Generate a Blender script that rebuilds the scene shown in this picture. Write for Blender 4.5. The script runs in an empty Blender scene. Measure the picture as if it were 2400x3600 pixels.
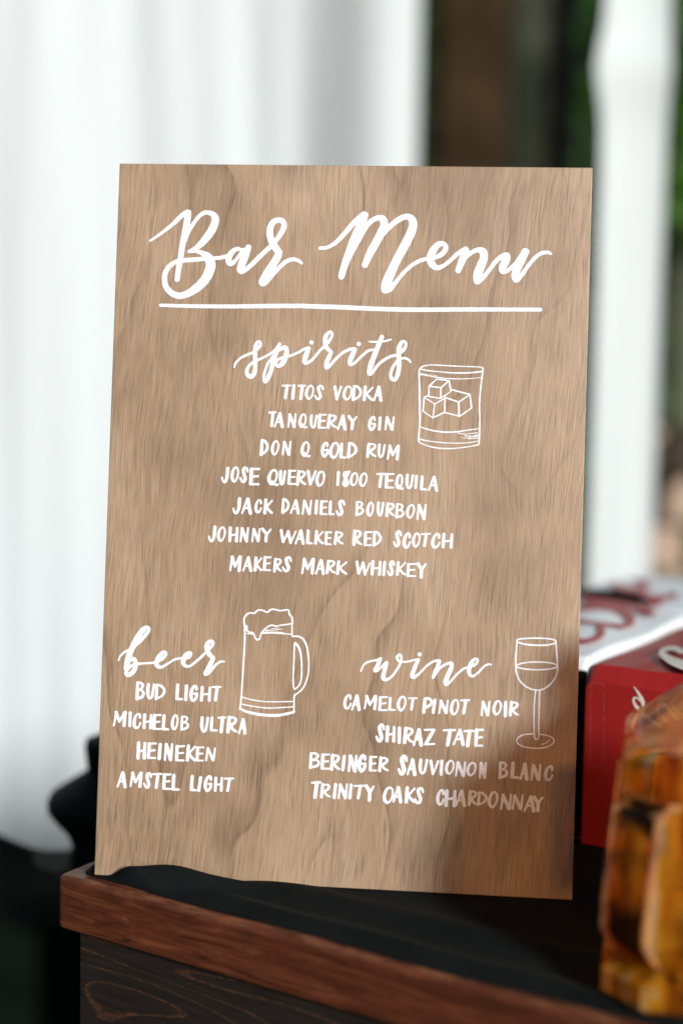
import bpy, bmesh, math, random
import numpy as np
from mathutils import Vector, Matrix

R = math.radians
scene = bpy.context.scene
COL = scene.collection
TZ = 1.05                                   # height of the bar top above the ground

# ------------------------------------------------------------------ camera, world, sun, exposure
cam_d = bpy.data.cameras.new("camera")
cam = bpy.data.objects.new("camera", cam_d)
COL.objects.link(cam)
_p, _r = R(4.0), R(1.0)
_up = Vector((0, math.sin(_p), math.cos(_p))); _rt = Vector((1, 0, 0)); _fw = Vector((0, math.cos(_p), -math.sin(_p)))
_cr = _rt * math.cos(_r) + _up * math.sin(_r); _cu = -_rt * math.sin(_r) + _up * math.cos(_r)
cam.matrix_world = Matrix(((_cr.x, _cu.x, -_fw.x, 0), (_cr.y, _cu.y, -_fw.y, 0), (_cr.z, _cu.z, -_fw.z, TZ + 0.299), (0, 0, 0, 1)))
cam_d.sensor_fit = 'VERTICAL'
cam_d.sensor_height = 36.0
cam_d.sensor_width = 24.0
cam_d.lens = 46.07
cam_d.clip_start = 0.02
cam_d.clip_end = 600
cam_d.dof.use_dof = True
cam_d.dof.focus_distance = 0.838
cam_d.dof.aperture_fstop = 1.8
cam_d.dof.aperture_blades = 9
scene.camera = cam

SUN_EL, SUN_AZ = 19.5, 151.0                # azimuth clockwise from +Y
wd = bpy.data.worlds.new("World"); scene.world = wd; wd.use_nodes = True
wn, wl = wd.node_tree.nodes, wd.node_tree.links
sky = wn.new("ShaderNodeTexSky"); sky.sky_type = 'NISHITA'; sky.sun_disc = False
sky.sun_elevation = R(SUN_EL); sky.sun_rotation = R(SUN_AZ); sky.air_density = 1.0; sky.dust_density = 0.6
wl.new(sky.outputs[0], wn["Background"].inputs[0]); wn["Background"].inputs[1].default_value = 0.05
sun_d = bpy.data.lights.new("sun", 'SUN'); sun_d.energy = 3.2; sun_d.angle = R(10); sun_d.color = (1.0, 0.985, 0.97)
sun = bpy.data.objects.new("sun", sun_d); COL.objects.link(sun)
_d = Vector((math.sin(R(SUN_AZ)) * math.cos(R(SUN_EL)), math.cos(R(SUN_AZ)) * math.cos(R(SUN_EL)), math.sin(R(SUN_EL))))
sun.rotation_euler = _d.to_track_quat('Z', 'Y').to_euler(); sun.location = (3, -4, 6)
vs = scene.view_settings
vs.view_transform = 'Standard'; vs.look = 'None'; vs.exposure = 0.46; vs.gamma = 1.0; vs.use_curve_mapping = False
scene.display_settings.display_device = 'sRGB'
scene.cycles.use_denoising = True
scene.cycles.use_adaptive_sampling = False
scene.cycles.sample_clamp_indirect = 4.0
scene.cycles.denoising_input_passes = 'RGB_ALBEDO_NORMAL'
scene.cycles.denoising_prefilter = 'FAST'
scene.cycles.max_bounces = 12
scene.cycles.transparent_max_bounces = 16
scene.cycles.caustics_reflective = False
scene.cycles.caustics_refractive = False

# ------------------------------------------------------------------ helpers
def link(o, parent=None):
    COL.objects.link(o)
    if parent is not None: o.parent = parent
    return o

def tag(o, label=None, cat=None, group=None, kind=None):
    if label: o["label"] = label
    if cat: o["category"] = cat
    if group: o["group"] = group
    if kind: o["kind"] = kind
    return o

def empty(name, loc=(0, 0, 0), rz=0.0, mat=None):
    o = bpy.data.objects.new(name, None); COL.objects.link(o); o.empty_display_size = 0.05
    if mat is not None: o.matrix_world = mat
    else: o.location = loc; o.rotation_euler = (0, 0, rz)
    return o

def mesh(name, verts, faces, mat=None, parent=None, smooth=False):
    me = bpy.data.meshes.new(name); me.from_pydata([tuple(v) for v in verts], [], [tuple(f) for f in faces]); me.update()
    if smooth: me.polygons.foreach_set("use_smooth", [True] * len(me.polygons))
    if mat: me.materials.append(mat)
    return link(bpy.data.objects.new(name, me), parent)

def from_bm(name, bm, mat=None, parent=None, smooth=False):
    bmesh.ops.recalc_face_normals(bm, faces=bm.faces)
    me = bpy.data.meshes.new(name); bm.to_mesh(me); bm.free()
    if smooth: me.polygons.foreach_set("use_smooth", [True] * len(me.polygons))
    if mat: me.materials.append(mat)
    return link(bpy.data.objects.new(name, me), parent)

def hexa(bm, c8):
    v = [bm.verts.new(c) for c in c8]
    for f in ((0, 1, 2, 3), (7, 6, 5, 4), (0, 4, 5, 1), (1, 5, 6, 2), (2, 6, 7, 3), (3, 7, 4, 0)):
        bm.faces.new([v[i] for i in f])
    return v

def box(bm, x0, x1, y0, y1, z0, z1):
    return hexa(bm, [(x0, y0, z0), (x1, y0, z0), (x1, y1, z0), (x0, y1, z0), (x0, y0, z1), (x1, y0, z1), (x1, y1, z1), (x0, y1, z1)])

def bevel(bm, w, seg=2):
    bmesh.ops.bevel(bm, geom=bm.edges[:], offset=w, segments=seg, profile=0.5, affect='EDGES')

def lathe(name, prof, mat, parent=None, n=48):
    vs_, fs = [], []
    for r, z in prof:
        for k in range(n):
            a = 2 * math.pi * k / n; vs_.append((r * math.cos(a), r * math.sin(a), z))
    for i in range(len(prof) - 1):
        for k in range(n):
            fs.append((i * n + k, i * n + (k + 1) % n, (i + 1) * n + (k + 1) % n, (i + 1) * n + k))
    fs.append(tuple(range(n))[::-1]); fs.append(tuple((len(prof) - 1) * n + k for k in range(n)))
    return mesh(name, vs_, fs, mat, parent, True)

# ---- node helper
class NT:
    def __init__(s, name):
        s.m = bpy.data.materials.new(name); s.m.use_nodes = True
        s.t = s.m.node_tree; s.n = s.t.nodes; s.l = s.t.links
        s.b = s.n["Principled BSDF"]; s.out = s.n["Material Output"]
    def N(s, typ, **kw):
        n = s.n.new(typ)
        for k, v in kw.items(): setattr(n, k, v)
        return n
    def L(s, a, b): s.l.new(a, b)
    def coord(s, scale=(1, 1, 1), kind="Object", rot=(0, 0, 0), loc=(0, 0, 0)):
        tc = s.N("ShaderNodeTexCoord"); mp = s.N("ShaderNodeMapping")
        mp.inputs["Scale"].default_value = scale; mp.inputs["Rotation"].default_value = rot; mp.inputs["Location"].default_value = loc
        s.L(tc.outputs[kind], mp.inputs[0]); return mp.outputs[0]
    def noise(s, vec, scale=1.0, detail=3.0, rough=0.5, dist=0.0):
        n = s.N("ShaderNodeTexNoise"); n.inputs["Scale"].default_value = scale; n.inputs["Detail"].default_value = detail
        n.inputs["Roughness"].default_value = rough; n.inputs["Distortion"].default_value = dist
        s.L(vec, n.inputs["Vector"]); return n.outputs["Fac"]
    def ramp(s, fac, stops):
        n = s.N("ShaderNodeValToRGB"); e = n.color_ramp.elements
        while len(e) < len(stops): e.new(0.5)
        for el, (p, c) in zip(e, stops):
            el.position = p; el.color = (c, c, c, 1) if isinstance(c, (int, float)) else (*c, 1)
        s.L(fac, n.inputs[0]); return n.outputs[0]
    def mix(s, fac, a, b, mode='MIX'):
        n = s.N("ShaderNodeMix"); n.data_type = 'RGBA'; n.blend_type = mode
        for i, v in ((0, fac), (6, a), (7, b)):
            if hasattr(v, "is_linked"): s.L(v, n.inputs[i])
            elif i == 0: n.inputs[i].default_value = v
            else: n.inputs[i].default_value = (v, v, v, 1) if isinstance(v, (int, float)) else (*v, 1)
        return n.outputs[2]
    def math(s, op, a, b=0.0):
        n = s.N("ShaderNodeMath", operation=op)
        for i, v in enumerate((a, b)):
            if hasattr(v, "is_linked"): s.L(v, n.inputs[i])
            else: n.inputs[i].default_value = v
        return n.outputs[0]
    def vadd(s, a, b):
        n = s.N("ShaderNodeVectorMath", operation='ADD')
        s.L(a, n.inputs[0])
        if hasattr(b, "is_linked"): s.L(b, n.inputs[1])
        else: n.inputs[1].default_value = b
        return n.outputs[0]
    def bump(s, h, strength=0.2, dist=0.001):
        n = s.N("ShaderNodeBump"); n.inputs["Strength"].default_value = strength; n.inputs["Distance"].default_value = dist
        s.L(h, n.inputs["Height"]); s.L(n.outputs[0], s.b.inputs["Normal"])
    def base(s, c, rough=0.5, spec=0.5):
        if hasattr(c, "is_linked"): s.L(c, s.b.inputs["Base Color"])
        else: s.b.inputs["Base Color"].default_value = (*c, 1)
        if hasattr(rough, "is_linked"): s.L(rough, s.b.inputs["Roughness"])
        else: s.b.inputs["Roughness"].default_value = rough
        s.b.inputs["Specular IOR Level"].default_value = spec

def simple(name, c, rough=0.6, spec=0.4, var=0.12, scale=20.0):
    t = NT(name); f = t.noise(t.coord(), scale, 4)
    lo = tuple(x * (1 - var) for x in c); hi = tuple(min(1, x * (1 + var)) for x in c)
    t.base(t.ramp(f, [(0.3, lo), (0.7, hi)]), rough, spec); return t.m

# ---- painted strokes: union of variable-width brush strokes meshed as one clean flat outline
def cr(pts, n=8):
    p = np.array(pts, float)
    if len(p) == 1: return np.vstack([p, p])
    if len(p) == 2: return np.array([p[0] + (p[1] - p[0]) * k / 6 for k in range(7)])
    closed = np.allclose(p[0, :2], p[-1, :2], atol=2e-4)
    out = []
    for i in range(len(p) - 1):
        a = p[i - 1] if i > 0 else (p[-2] if closed else 2 * p[0] - p[1]); b = p[i]; c = p[i + 1]
        d = p[i + 2] if i + 2 < len(p) else (p[1] if closed else 2 * p[-1] - p[-2])
        for k in range(n):
            s = k / n
            out.append(.5 * ((2 * b) + (-a + c) * s + (2 * a - 5 * b + 4 * c - d) * s * s + (-a + 3 * b - 3 * c + d) * s ** 3))
    out.append(p[-1]); return np.array(out)

def stroke_mesh(name, packed, mat, parent, cell=0.00028, lift=0.0002, plane=None, wob=0.00007, seed=0, unit=10000.0, layout=None):
    """packed: flat [x, y, width, ...] lists in tenths of a millimetre, in the painted surface's plane"""
    S = [cr(np.array(s, float).reshape(-1, 3) / unit) for s in packed]
    al = np.concatenate(S); r = al[:, 2].max()
    x0, y0 = al[:, 0].min() - r, al[:, 1].min() - r; x1, y1 = al[:, 0].max() + r, al[:, 1].max() + r
    nx, ny = int((x1 - x0) / cell) + 3, int((y1 - y0) / cell) + 3
    F = np.full((ny, nx), 1.0)
    for s in S:
        for a, b in zip(s[:-1], s[1:]):
            rm = max(a[2], b[2]) / 2 + 3 * cell
            i0 = max(0, int((min(a[0], b[0]) - rm - x0) / cell)); i1 = min(nx, int((max(a[0], b[0]) + rm - x0) / cell) + 2)
            j0 = max(0, int((min(a[1], b[1]) - rm - y0) / cell)); j1 = min(ny, int((max(a[1], b[1]) + rm - y0) / cell) + 2)
            X, Y = np.meshgrid(x0 + cell * np.arange(i0, i1), y0 + cell * np.arange(j0, j1))
            d = b[:2] - a[:2]; L2 = d @ d + 1e-14
            t = np.clip(((X - a[0]) * d[0] + (Y - a[1]) * d[1]) / L2, 0, 1)
            D = np.hypot(X - a[0] - t * d[0], Y - a[1] - t * d[1]) - (a[2] + t * (b[2] - a[2])) / 2
            F[j0:j1, i0:i1] = np.minimum(F[j0:j1, i0:i1], D)
    X, Y = np.meshgrid(x0 + cell * np.arange(nx), y0 + cell * np.arange(ny))
    F = F + wob * (np.sin(X * 2100 + 3 * np.sin(Y * 900 + seed)) * np.sin(Y * 1700 + seed) + 0.6 * np.sin(X * 640 + Y * 810 + seed))
    verts, faces, vi = [], [], {}
    def V(key, x, y):
        k = vi.get(key)
        if k is None:
            k = vi[key] = len(verts); verts.append((x, y, lift))
        return k
    ins = F < 0
    any_in = ins[:-1, :-1] | ins[1:, :-1] | ins[:-1, 1:] | ins[1:, 1:]
    for j, i in np.argwhere(any_in):
        cs = ((i, j), (i + 1, j), (i + 1, j + 1), (i, j + 1)); poly = []
        for k in range(4):
            a, b = cs[k], cs[(k + 1) % 4]; fa, fb = F[a[1], a[0]], F[b[1], b[0]]
            if fa < 0: poly.append(V(a, x0 + cell * a[0], y0 + cell * a[1]))
            if (fa < 0) != (fb < 0):
                t = fa / (fa - fb); key = (min(a, b), max(a, b))
                poly.append(V(key, x0 + cell * (a[0] + t * (b[0] - a[0])), y0 + cell * (a[1] + t * (b[1] - a[1]))))
        if len(poly) > 2: faces.append(poly)
    if layout is not None:                      # printed artwork: layout sheet -> lid coordinates
        Q = np.array(layout).reshape(3, 3); out = []
        for v in verts:
            q = Q @ np.array((v[0], v[1], 1.0)); out.append((q[0] / q[2], q[1] / q[2], v[2]))
        verts = out
    if plane is not None:
        o, ex, ey, ez = [Vector(q) for q in plane]
        verts = [o + ex * v[0] + ey * v[1] + ez * v[2] for v in verts]
    return mesh(name, verts, faces, mat, parent)

# strokes of the sign and of the cartons, tenths of a millimetre (x, y, brush width)
BOARD = {
'L1': [[1117,3192,12,1170,3195,12],[1148,3192,20,1139,3115,20],[1191,3194,21,1186,3112,21],[1220,3194,13,1264,3196,13],[1246,3193,21,1238,3112,21],[1298,3197,12,1283,3183,16,1273,3145,20,1281,3118,18,1296,3112,12,1311,3134,12,1317,3167,13,1311,3190,12,1298,3197,12],[1380,3174,12,1374,3191,16,1360,3196,16,1349,3182,20,1356,3156,20,1365,3132,20,1359,3115,16,1344,3113,16,1329,3133,12],[1456,3194,20,1470,3113,18],[1471,3112,12,1494,3193,16],[1543,3197,12,1526,3183,16,1516,3147,20,1524,3120,18,1540,3114,12,1557,3136,12,1563,3168,13,1557,3190,12,1543,3197,12],[1579,3199,17,1576,3113,22],[1579,3199,13,1602,3195,17,1622,3167,17,1615,3138,17,1594,3120,13,1577,3113,13],[1651,3196,21,1646,3114,21],[1697,3193,13,1673,3167,13,1654,3150,13],[1656,3156,17,1676,3132,17,1697,3115,17],[1709,3112,13,1723,3161,13,1735,3197,17],[1737,3197,22,1753,3113,22],[1720,3142,13,1747,3147,13]],
'L2': [[1038,3017,13,1079,3020,13],[1062,3017,21,1056,2934,21],[1076,2927,13,1092,2976,13,1105,3012,17],[1107,3012,22,1125,2928,22],[1088,2957,13,1118,2961,13],[1170,3006,16,1164,2927,12],[1171,3007,20,1201,2929,20],[1208,3011,12,1203,2932,16],[1260,3011,12,1245,2997,16,1237,2961,20,1244,2935,18,1257,2931,12,1270,2951,12,1275,2982,13,1271,3004,12,1260,3011,12],[1254,2948,12,1266,2932,12,1275,2926,12,1284,2930,12],[1311,3003,19,1309,2957,19,1315,2933,15,1324,2928,15,1334,2941,15,1344,3002,15],[1364,3009,20,1362,2931,20],[1363,3010,12,1404,3012,12],[1363,2969,12,1398,2973,12],[1362,2928,12,1403,2928,12],[1427,3008,20,1421,2930,20],[1426,3003,12,1449,3008,12,1466,2999,16,1459,2980,16,1432,2963,16],[1434,2967,16,1452,2943,16,1473,2933,12],[1484,2922,13,1499,2970,13,1511,3006,17],[1513,3006,22,1529,2923,22],[1496,2952,13,1524,2956,13],[1552,3004,20,1575,2973,20],[1600,3003,12,1577,2969,16],[1577,2973,20,1574,2927,20],[1718,2986,16,1714,3001,16,1702,3002,16,1689,2979,20,1685,2946,20,1695,2923,18,1709,2929,16,1719,2949,16,1720,2963,12],[1705,2961,12,1720,2963,12],[1752,3000,19,1749,2927,19],[1795,3001,16,1787,2926,12],[1796,3003,19,1830,2928,19],[1838,3006,12,1832,2931,16]],
'L3': [[997,2838,18,995,2746,23],[997,2838,14,1015,2832,18,1033,2803,18,1027,2773,18,1010,2754,14,996,2746,14],[1088,2834,12,1073,2820,16,1064,2783,20,1072,2755,18,1085,2749,12,1099,2772,12,1105,2804,13,1099,2827,12,1088,2834,12],[1140,2827,16,1134,2748,12],[1141,2828,20,1173,2751,20],[1181,2832,12,1175,2753,16],[1283,2832,13,1266,2817,17,1258,2778,21,1266,2751,19,1280,2745,13,1294,2768,13,1300,2801,14,1295,2825,13,1283,2832,13],[1276,2764,13,1289,2747,13,1299,2740,13,1308,2745,13],[1420,2812,17,1417,2827,17,1405,2829,17,1392,2804,21,1389,2769,21,1399,2745,19,1412,2751,17,1422,2772,17,1423,2787,13],[1408,2784,13,1423,2787,13],[1470,2832,14,1452,2817,18,1441,2775,22,1450,2744,20,1466,2738,14,1484,2763,14,1491,2799,15,1484,2825,14,1470,2832,14],[1510,2825,21,1508,2743,21],[1508,2741,17,1523,2741,17,1539,2739,13],[1560,2833,18,1557,2745,22],[1560,2833,13,1583,2828,18,1604,2800,18,1597,2771,18,1576,2753,13,1557,2745,13],[1685,2830,20,1679,2751,20],[1683,2825,12,1707,2831,12,1725,2821,16,1717,2802,16,1690,2785,16],[1692,2788,16,1710,2764,16,1732,2754,12],[1752,2826,19,1750,2781,19,1755,2756,15,1765,2751,15,1776,2765,15,1787,2826,15],[1819,2819,17,1808,2738,13],[1819,2821,21,1839,2765,17],[1839,2763,13,1869,2821,17],[1873,2822,21,1868,2740,21]],
'L4': [[781,2650,22,778,2597,22,770,2568,18,760,2561,18,750,2573,14,746,2589,14],[832,2658,13,818,2643,17,810,2603,21,817,2573,19,830,2567,13,843,2591,13,849,2626,14,843,2651,13,832,2658,13],[910,2633,13,905,2651,18,892,2656,18,882,2642,22,888,2613,22,897,2588,22,891,2570,18,878,2568,18,864,2590,13],[935,2649,24,933,2555,24],[934,2650,15,984,2652,15],[934,2601,15,978,2605,15],[933,2552,15,983,2553,15],[1080,2647,14,1060,2631,18,1050,2590,23,1060,2561,20,1076,2556,14,1093,2580,14,1100,2615,15,1094,2640,14,1080,2647,14],[1072,2575,14,1088,2557,14,1098,2551,14,1110,2556,14],[1124,2640,21,1123,2591,21,1128,2564,17,1135,2558,17,1144,2573,17,1152,2640,17],[1181,2644,20,1179,2564,20],[1180,2645,12,1221,2647,12],[1180,2604,12,1216,2607,12],[1179,2562,12,1221,2562,12],[1241,2642,21,1235,2559,21],[1239,2637,13,1261,2643,13,1278,2632,17,1271,2613,17,1246,2595,17],[1247,2599,17,1265,2574,17,1285,2563,13],[1301,2645,21,1318,2564,19],[1320,2563,13,1349,2645,17],[1385,2645,13,1369,2631,17,1359,2591,21,1367,2561,19,1382,2556,13,1399,2579,13,1405,2614,14,1399,2639,13,1385,2645,13],[1497,2643,20,1494,2566,20],[1563,2650,18,1549,2617,18,1534,2584,18,1533,2568,22,1545,2561,22,1556,2578,22,1545,2604,22,1534,2626,20,1537,2643,18,1549,2646,13,1558,2640,13],[1601,2642,11,1587,2630,15,1578,2595,18,1585,2570,17,1599,2565,11,1613,2586,11,1618,2615,12,1613,2637,11,1601,2642,11],[1660,2642,12,1646,2628,15,1637,2593,19,1644,2567,17,1658,2562,12,1672,2583,12,1678,2613,13,1672,2635,12,1660,2642,12],[1742,2640,12,1793,2643,12],[1771,2640,20,1763,2560,20],[1806,2640,21,1804,2559,21],[1805,2641,13,1849,2643,13],[1806,2598,13,1843,2602,13],[1805,2556,13,1848,2556,13],[1890,2638,13,1877,2624,17,1870,2586,21,1877,2559,19,1888,2554,13,1900,2576,13,1904,2608,14,1900,2631,13,1890,2638,13],[1885,2572,13,1896,2555,13,1903,2549,13,1911,2554,13],[1937,2638,20,1935,2589,20,1941,2563,16,1950,2557,16,1962,2572,16,1972,2637,16],[1995,2633,18,1991,2561,18],[2031,2630,20,2028,2553,20],[2028,2552,16,2044,2551,16,2060,2550,12],[2075,2547,13,2092,2594,13,2105,2630,17],[2107,2630,21,2125,2548,21],[2088,2576,13,2119,2581,13]],
'L5': [[864,2456,23,861,2401,23,852,2371,18,841,2364,18,830,2376,14,826,2392,14],[883,2365,14,901,2416,14,915,2455,18],[918,2455,23,937,2366,23],[897,2397,14,930,2401,14],[1003,2431,15,1001,2446,15,991,2452,12,978,2436,15,971,2404,19,976,2379,19,989,2373,15,999,2384,12,1005,2401,12],[1034,2453,21,1030,2370,21],[1074,2450,13,1053,2425,13,1037,2407,13],[1038,2414,17,1056,2389,17,1075,2372,17],[1147,2462,17,1146,2376,21],[1147,2462,13,1165,2457,17,1181,2430,17,1175,2402,17,1160,2384,13,1146,2376,13],[1198,2374,12,1214,2420,12,1227,2454,16],[1229,2454,20,1246,2375,20],[1210,2402,12,1240,2406,12],[1282,2451,16,1274,2371,12],[1283,2453,20,1317,2374,20],[1326,2457,12,1320,2377,16],[1362,2456,20,1360,2378,20],[1393,2453,20,1392,2376,20],[1393,2454,12,1429,2456,12],[1393,2414,12,1425,2417,12],[1392,2374,12,1429,2374,12],[1451,2453,20,1449,2377,20],[1449,2375,16,1462,2375,16,1475,2374,12],[1539,2439,13,1534,2456,18,1520,2461,18,1511,2447,22,1517,2419,22,1526,2393,22,1520,2376,18,1506,2373,18,1492,2395,13],[1622,2457,16,1621,2375,18],[1621,2457,12,1641,2458,12,1654,2446,16,1645,2428,12,1629,2420,12],[1629,2420,12,1649,2419,12,1660,2404,16,1650,2386,16,1621,2375,12],[1710,2456,12,1698,2442,16,1690,2406,20,1697,2379,18,1708,2373,12,1720,2395,12,1724,2427,13,1720,2450,12,1710,2456,12],[1758,2456,20,1757,2408,20,1761,2382,16,1770,2376,16,1779,2391,16,1788,2455,16],[1818,2452,20,1813,2376,20],[1817,2448,12,1838,2453,12,1854,2443,16,1848,2425,16,1823,2409,16],[1824,2412,16,1841,2390,16,1860,2379,12],[1878,2450,16,1876,2367,18],[1877,2450,12,1899,2450,12,1912,2438,16,1904,2420,12,1885,2412,12],[1885,2412,12,1908,2411,12,1919,2396,16,1909,2378,16,1877,2367,12],[1968,2449,12,1953,2436,15,1943,2400,19,1951,2374,17,1965,2368,12,1980,2390,12,1986,2420,13,1980,2443,12,1968,2449,12],[2016,2445,17,2009,2361,13],[2017,2447,22,2051,2364,22],[2059,2451,13,2053,2367,17]],
'L6': [[710,2269,22,707,2215,22,699,2186,18,688,2179,18,678,2191,14,674,2207,14],[758,2269,12,743,2254,16,734,2217,20,742,2189,18,756,2183,12,771,2206,12,776,2238,14,771,2262,12,758,2269,12],[810,2267,21,809,2183,20],[855,2266,17,853,2184,21],[811,2221,13,853,2225,13],[886,2263,17,880,2182,13],[887,2265,21,918,2185,21],[925,2269,13,919,2188,17],[962,2261,16,955,2185,12],[963,2262,19,993,2188,19],[1001,2266,12,995,2190,16],[1019,2266,20,1044,2236,20],[1072,2265,12,1046,2231,16],[1046,2236,20,1043,2190,20],[1140,2260,20,1155,2189,20],[1157,2187,12,1185,2254,16],[1185,2255,20,1203,2184,18],[1204,2184,12,1234,2257,12],[1236,2180,13,1252,2227,13,1265,2262,17],[1267,2262,21,1284,2182,21],[1248,2209,13,1278,2214,13],[1314,2263,20,1312,2187,20],[1312,2185,16,1325,2185,16,1340,2184,12],[1368,2262,20,1364,2186,20],[1407,2260,12,1387,2236,12,1370,2220,12],[1372,2226,16,1389,2203,16,1408,2187,16],[1431,2256,19,1430,2184,19],[1430,2257,11,1463,2259,11],[1431,2219,11,1459,2223,11],[1430,2182,11,1463,2182,11],[1495,2260,19,1489,2186,19],[1493,2255,12,1515,2260,12,1531,2251,15,1524,2234,15,1499,2218,15],[1501,2221,15,1518,2199,15,1537,2189,12],[1613,2271,22,1609,2186,22],[1612,2266,13,1633,2272,13,1649,2261,18,1643,2241,18,1618,2223,18],[1620,2226,18,1636,2201,18,1656,2189,13],[1682,2265,20,1681,2186,20],[1681,2266,12,1720,2268,12],[1682,2225,12,1715,2228,12],[1681,2184,12,1719,2184,12],[1739,2270,17,1737,2186,21],[1739,2270,13,1759,2265,17,1778,2238,17,1772,2211,17,1753,2193,13,1737,2186,13],[1907,2253,14,1902,2271,18,1890,2277,18,1882,2262,23,1887,2233,23,1895,2206,23,1890,2188,18,1878,2185,18,1865,2208,14],[1963,2245,18,1961,2262,18,1951,2268,13,1937,2250,18,1929,2214,22,1935,2185,22,1948,2178,18,1959,2191,13,1966,2211,13],[2010,2269,12,1995,2255,16,1987,2218,20,1994,2191,18,2007,2185,12,2021,2208,12,2026,2239,13,2021,2262,12,2010,2269,12],[2037,2265,11,2092,2269,11],[2069,2266,19,2059,2193,19],[2150,2247,17,2148,2264,17,2136,2270,13,2119,2252,17,2110,2217,21,2116,2190,21,2132,2184,17,2145,2196,13,2154,2214,13],[2180,2269,21,2177,2188,20],[2230,2269,17,2228,2189,21],[2180,2224,13,2228,2229,13]],
'L7': [[829,2078,18,819,1994,13],[829,2080,22,849,2021,18],[849,2019,13,876,2081,18],[881,2082,22,876,1995,22],[904,1995,13,919,2043,13,932,2079,17],[934,2079,21,952,1996,21],[916,2025,13,945,2029,13],[983,2080,20,980,2000,20],[1018,2078,12,999,2053,12,985,2036,12],[987,2042,16,1002,2018,16,1019,2002,16],[1041,2083,20,1039,2005,20],[1040,2084,12,1078,2086,12],[1040,2044,12,1073,2047,12],[1039,2003,12,1077,2003,12],[1109,2075,20,1105,1998,20],[1108,2070,12,1127,2076,12,1142,2066,16,1136,2048,16,1113,2031,16],[1115,2035,16,1130,2012,16,1147,2001,12],[1209,2067,13,1203,2084,17,1189,2089,17,1179,2075,22,1185,2047,22,1195,2022,22,1188,2005,17,1173,2003,17,1158,2024,13],[1295,2078,18,1284,1992,14],[1295,2080,22,1317,2020,18],[1317,2019,14,1348,2081,18],[1353,2082,22,1348,1995,22],[1372,1991,13,1387,2040,13,1401,2076,17],[1403,2076,22,1420,1993,22],[1384,2021,13,1414,2026,13],[1450,2074,19,1444,1999,19],[1448,2070,12,1470,2075,12,1487,2066,16,1480,2048,16,1455,2031,16],[1456,2035,16,1473,2012,16,1493,2002,12],[1516,2072,20,1511,1996,20],[1565,2070,12,1539,2046,12,1519,2030,12],[1521,2036,16,1542,2013,16,1565,1998,16],[1633,2074,20,1646,2003,20],[1648,2001,12,1671,2067,16],[1671,2069,20,1687,1998,18],[1688,1998,12,1715,2070,12],[1734,2080,21,1731,2000,20],[1781,2080,17,1779,2001,21],[1734,2036,13,1779,2041,13],[1810,2078,20,1805,1999,20],[1870,2062,13,1866,2079,17,1855,2084,17,1847,2070,21,1852,2043,21,1860,2019,21,1855,2003,17,1844,2001,17,1832,2021,13],[1897,2080,20,1892,2004,20],[1939,2078,12,1917,2054,12,1899,2038,12],[1901,2044,16,1919,2021,16,1939,2006,16],[1962,2070,19,1960,1998,19],[1961,2071,11,2007,2074,11],[1962,2034,11,2001,2037,11],[1960,1996,11,2006,1997,11],[2022,2075,22,2044,2042,22],[2069,2074,13,2046,2037,17],[2046,2043,22,2044,1992,22]],
'B1': [[240,1248,20,240,1145,23],[240,1248,15,261,1248,15,274,1233,20,265,1211,15,248,1201,15],[248,1201,15,270,1200,15,281,1181,20,271,1158,20,240,1145,15],[311,1240,22,309,1187,22,315,1158,18,326,1153,18,338,1169,18,349,1240,18],[368,1239,17,365,1152,22],[368,1239,13,394,1235,17,417,1208,17,409,1179,17,386,1160,13,366,1152,13],[503,1244,22,500,1157,22],[500,1156,18,517,1155,18,534,1154,14],[560,1240,22,558,1153,22],[627,1222,18,623,1238,18,610,1240,18,595,1213,23,592,1176,23,603,1150,20,618,1156,18,629,1179,18,630,1196,14],[613,1192,14,630,1196,14],[663,1235,21,660,1153,20],[713,1235,17,711,1155,21],[663,1190,13,711,1195,13],[729,1240,13,782,1243,13],[760,1240,21,751,1159,21]],
'B2': [[107,1050,18,95,966,13],[107,1052,22,129,994,18],[130,992,13,161,1053,18],[166,1055,22,161,969,22],[199,1052,21,199,971,21],[264,1025,17,262,1042,17,250,1048,13,234,1030,17,226,993,22,232,965,22,247,958,17,260,971,13,267,991,13],[294,1043,21,293,960,20],[336,1043,17,335,962,21],[295,998,13,335,1003,13],[359,1043,22,357,959,22],[358,1044,13,398,1047,13],[358,1000,13,393,1004,13],[358,956,13,398,957,13],[421,1043,21,418,959,21],[418,958,17,435,958,17,452,957,13],[495,1050,13,483,1035,17,476,996,21,482,967,19,494,961,13,506,985,13,510,1018,14,505,1043,13,495,1050,13],[539,1042,16,538,959,18],[538,1042,12,559,1043,12,572,1031,16,563,1013,12,546,1004,12],[546,1004,12,567,1004,12,579,989,16,568,970,16,538,959,12],[669,1040,22,668,988,22,674,960,18,684,954,18,696,970,18,706,1040,18],[733,1043,20,729,966,20],[729,964,16,747,964,16,767,963,12],[775,1045,14,820,1049,14],[801,1046,23,795,957,23],[845,1050,24,839,958,24],[843,1044,14,868,1051,14,887,1039,19,879,1017,19,851,998,19],[852,1001,19,872,974,19,894,962,14],[911,953,14,923,1004,14,933,1041,18],[935,1041,22,949,955,22],[921,984,14,944,989,14]],
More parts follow.
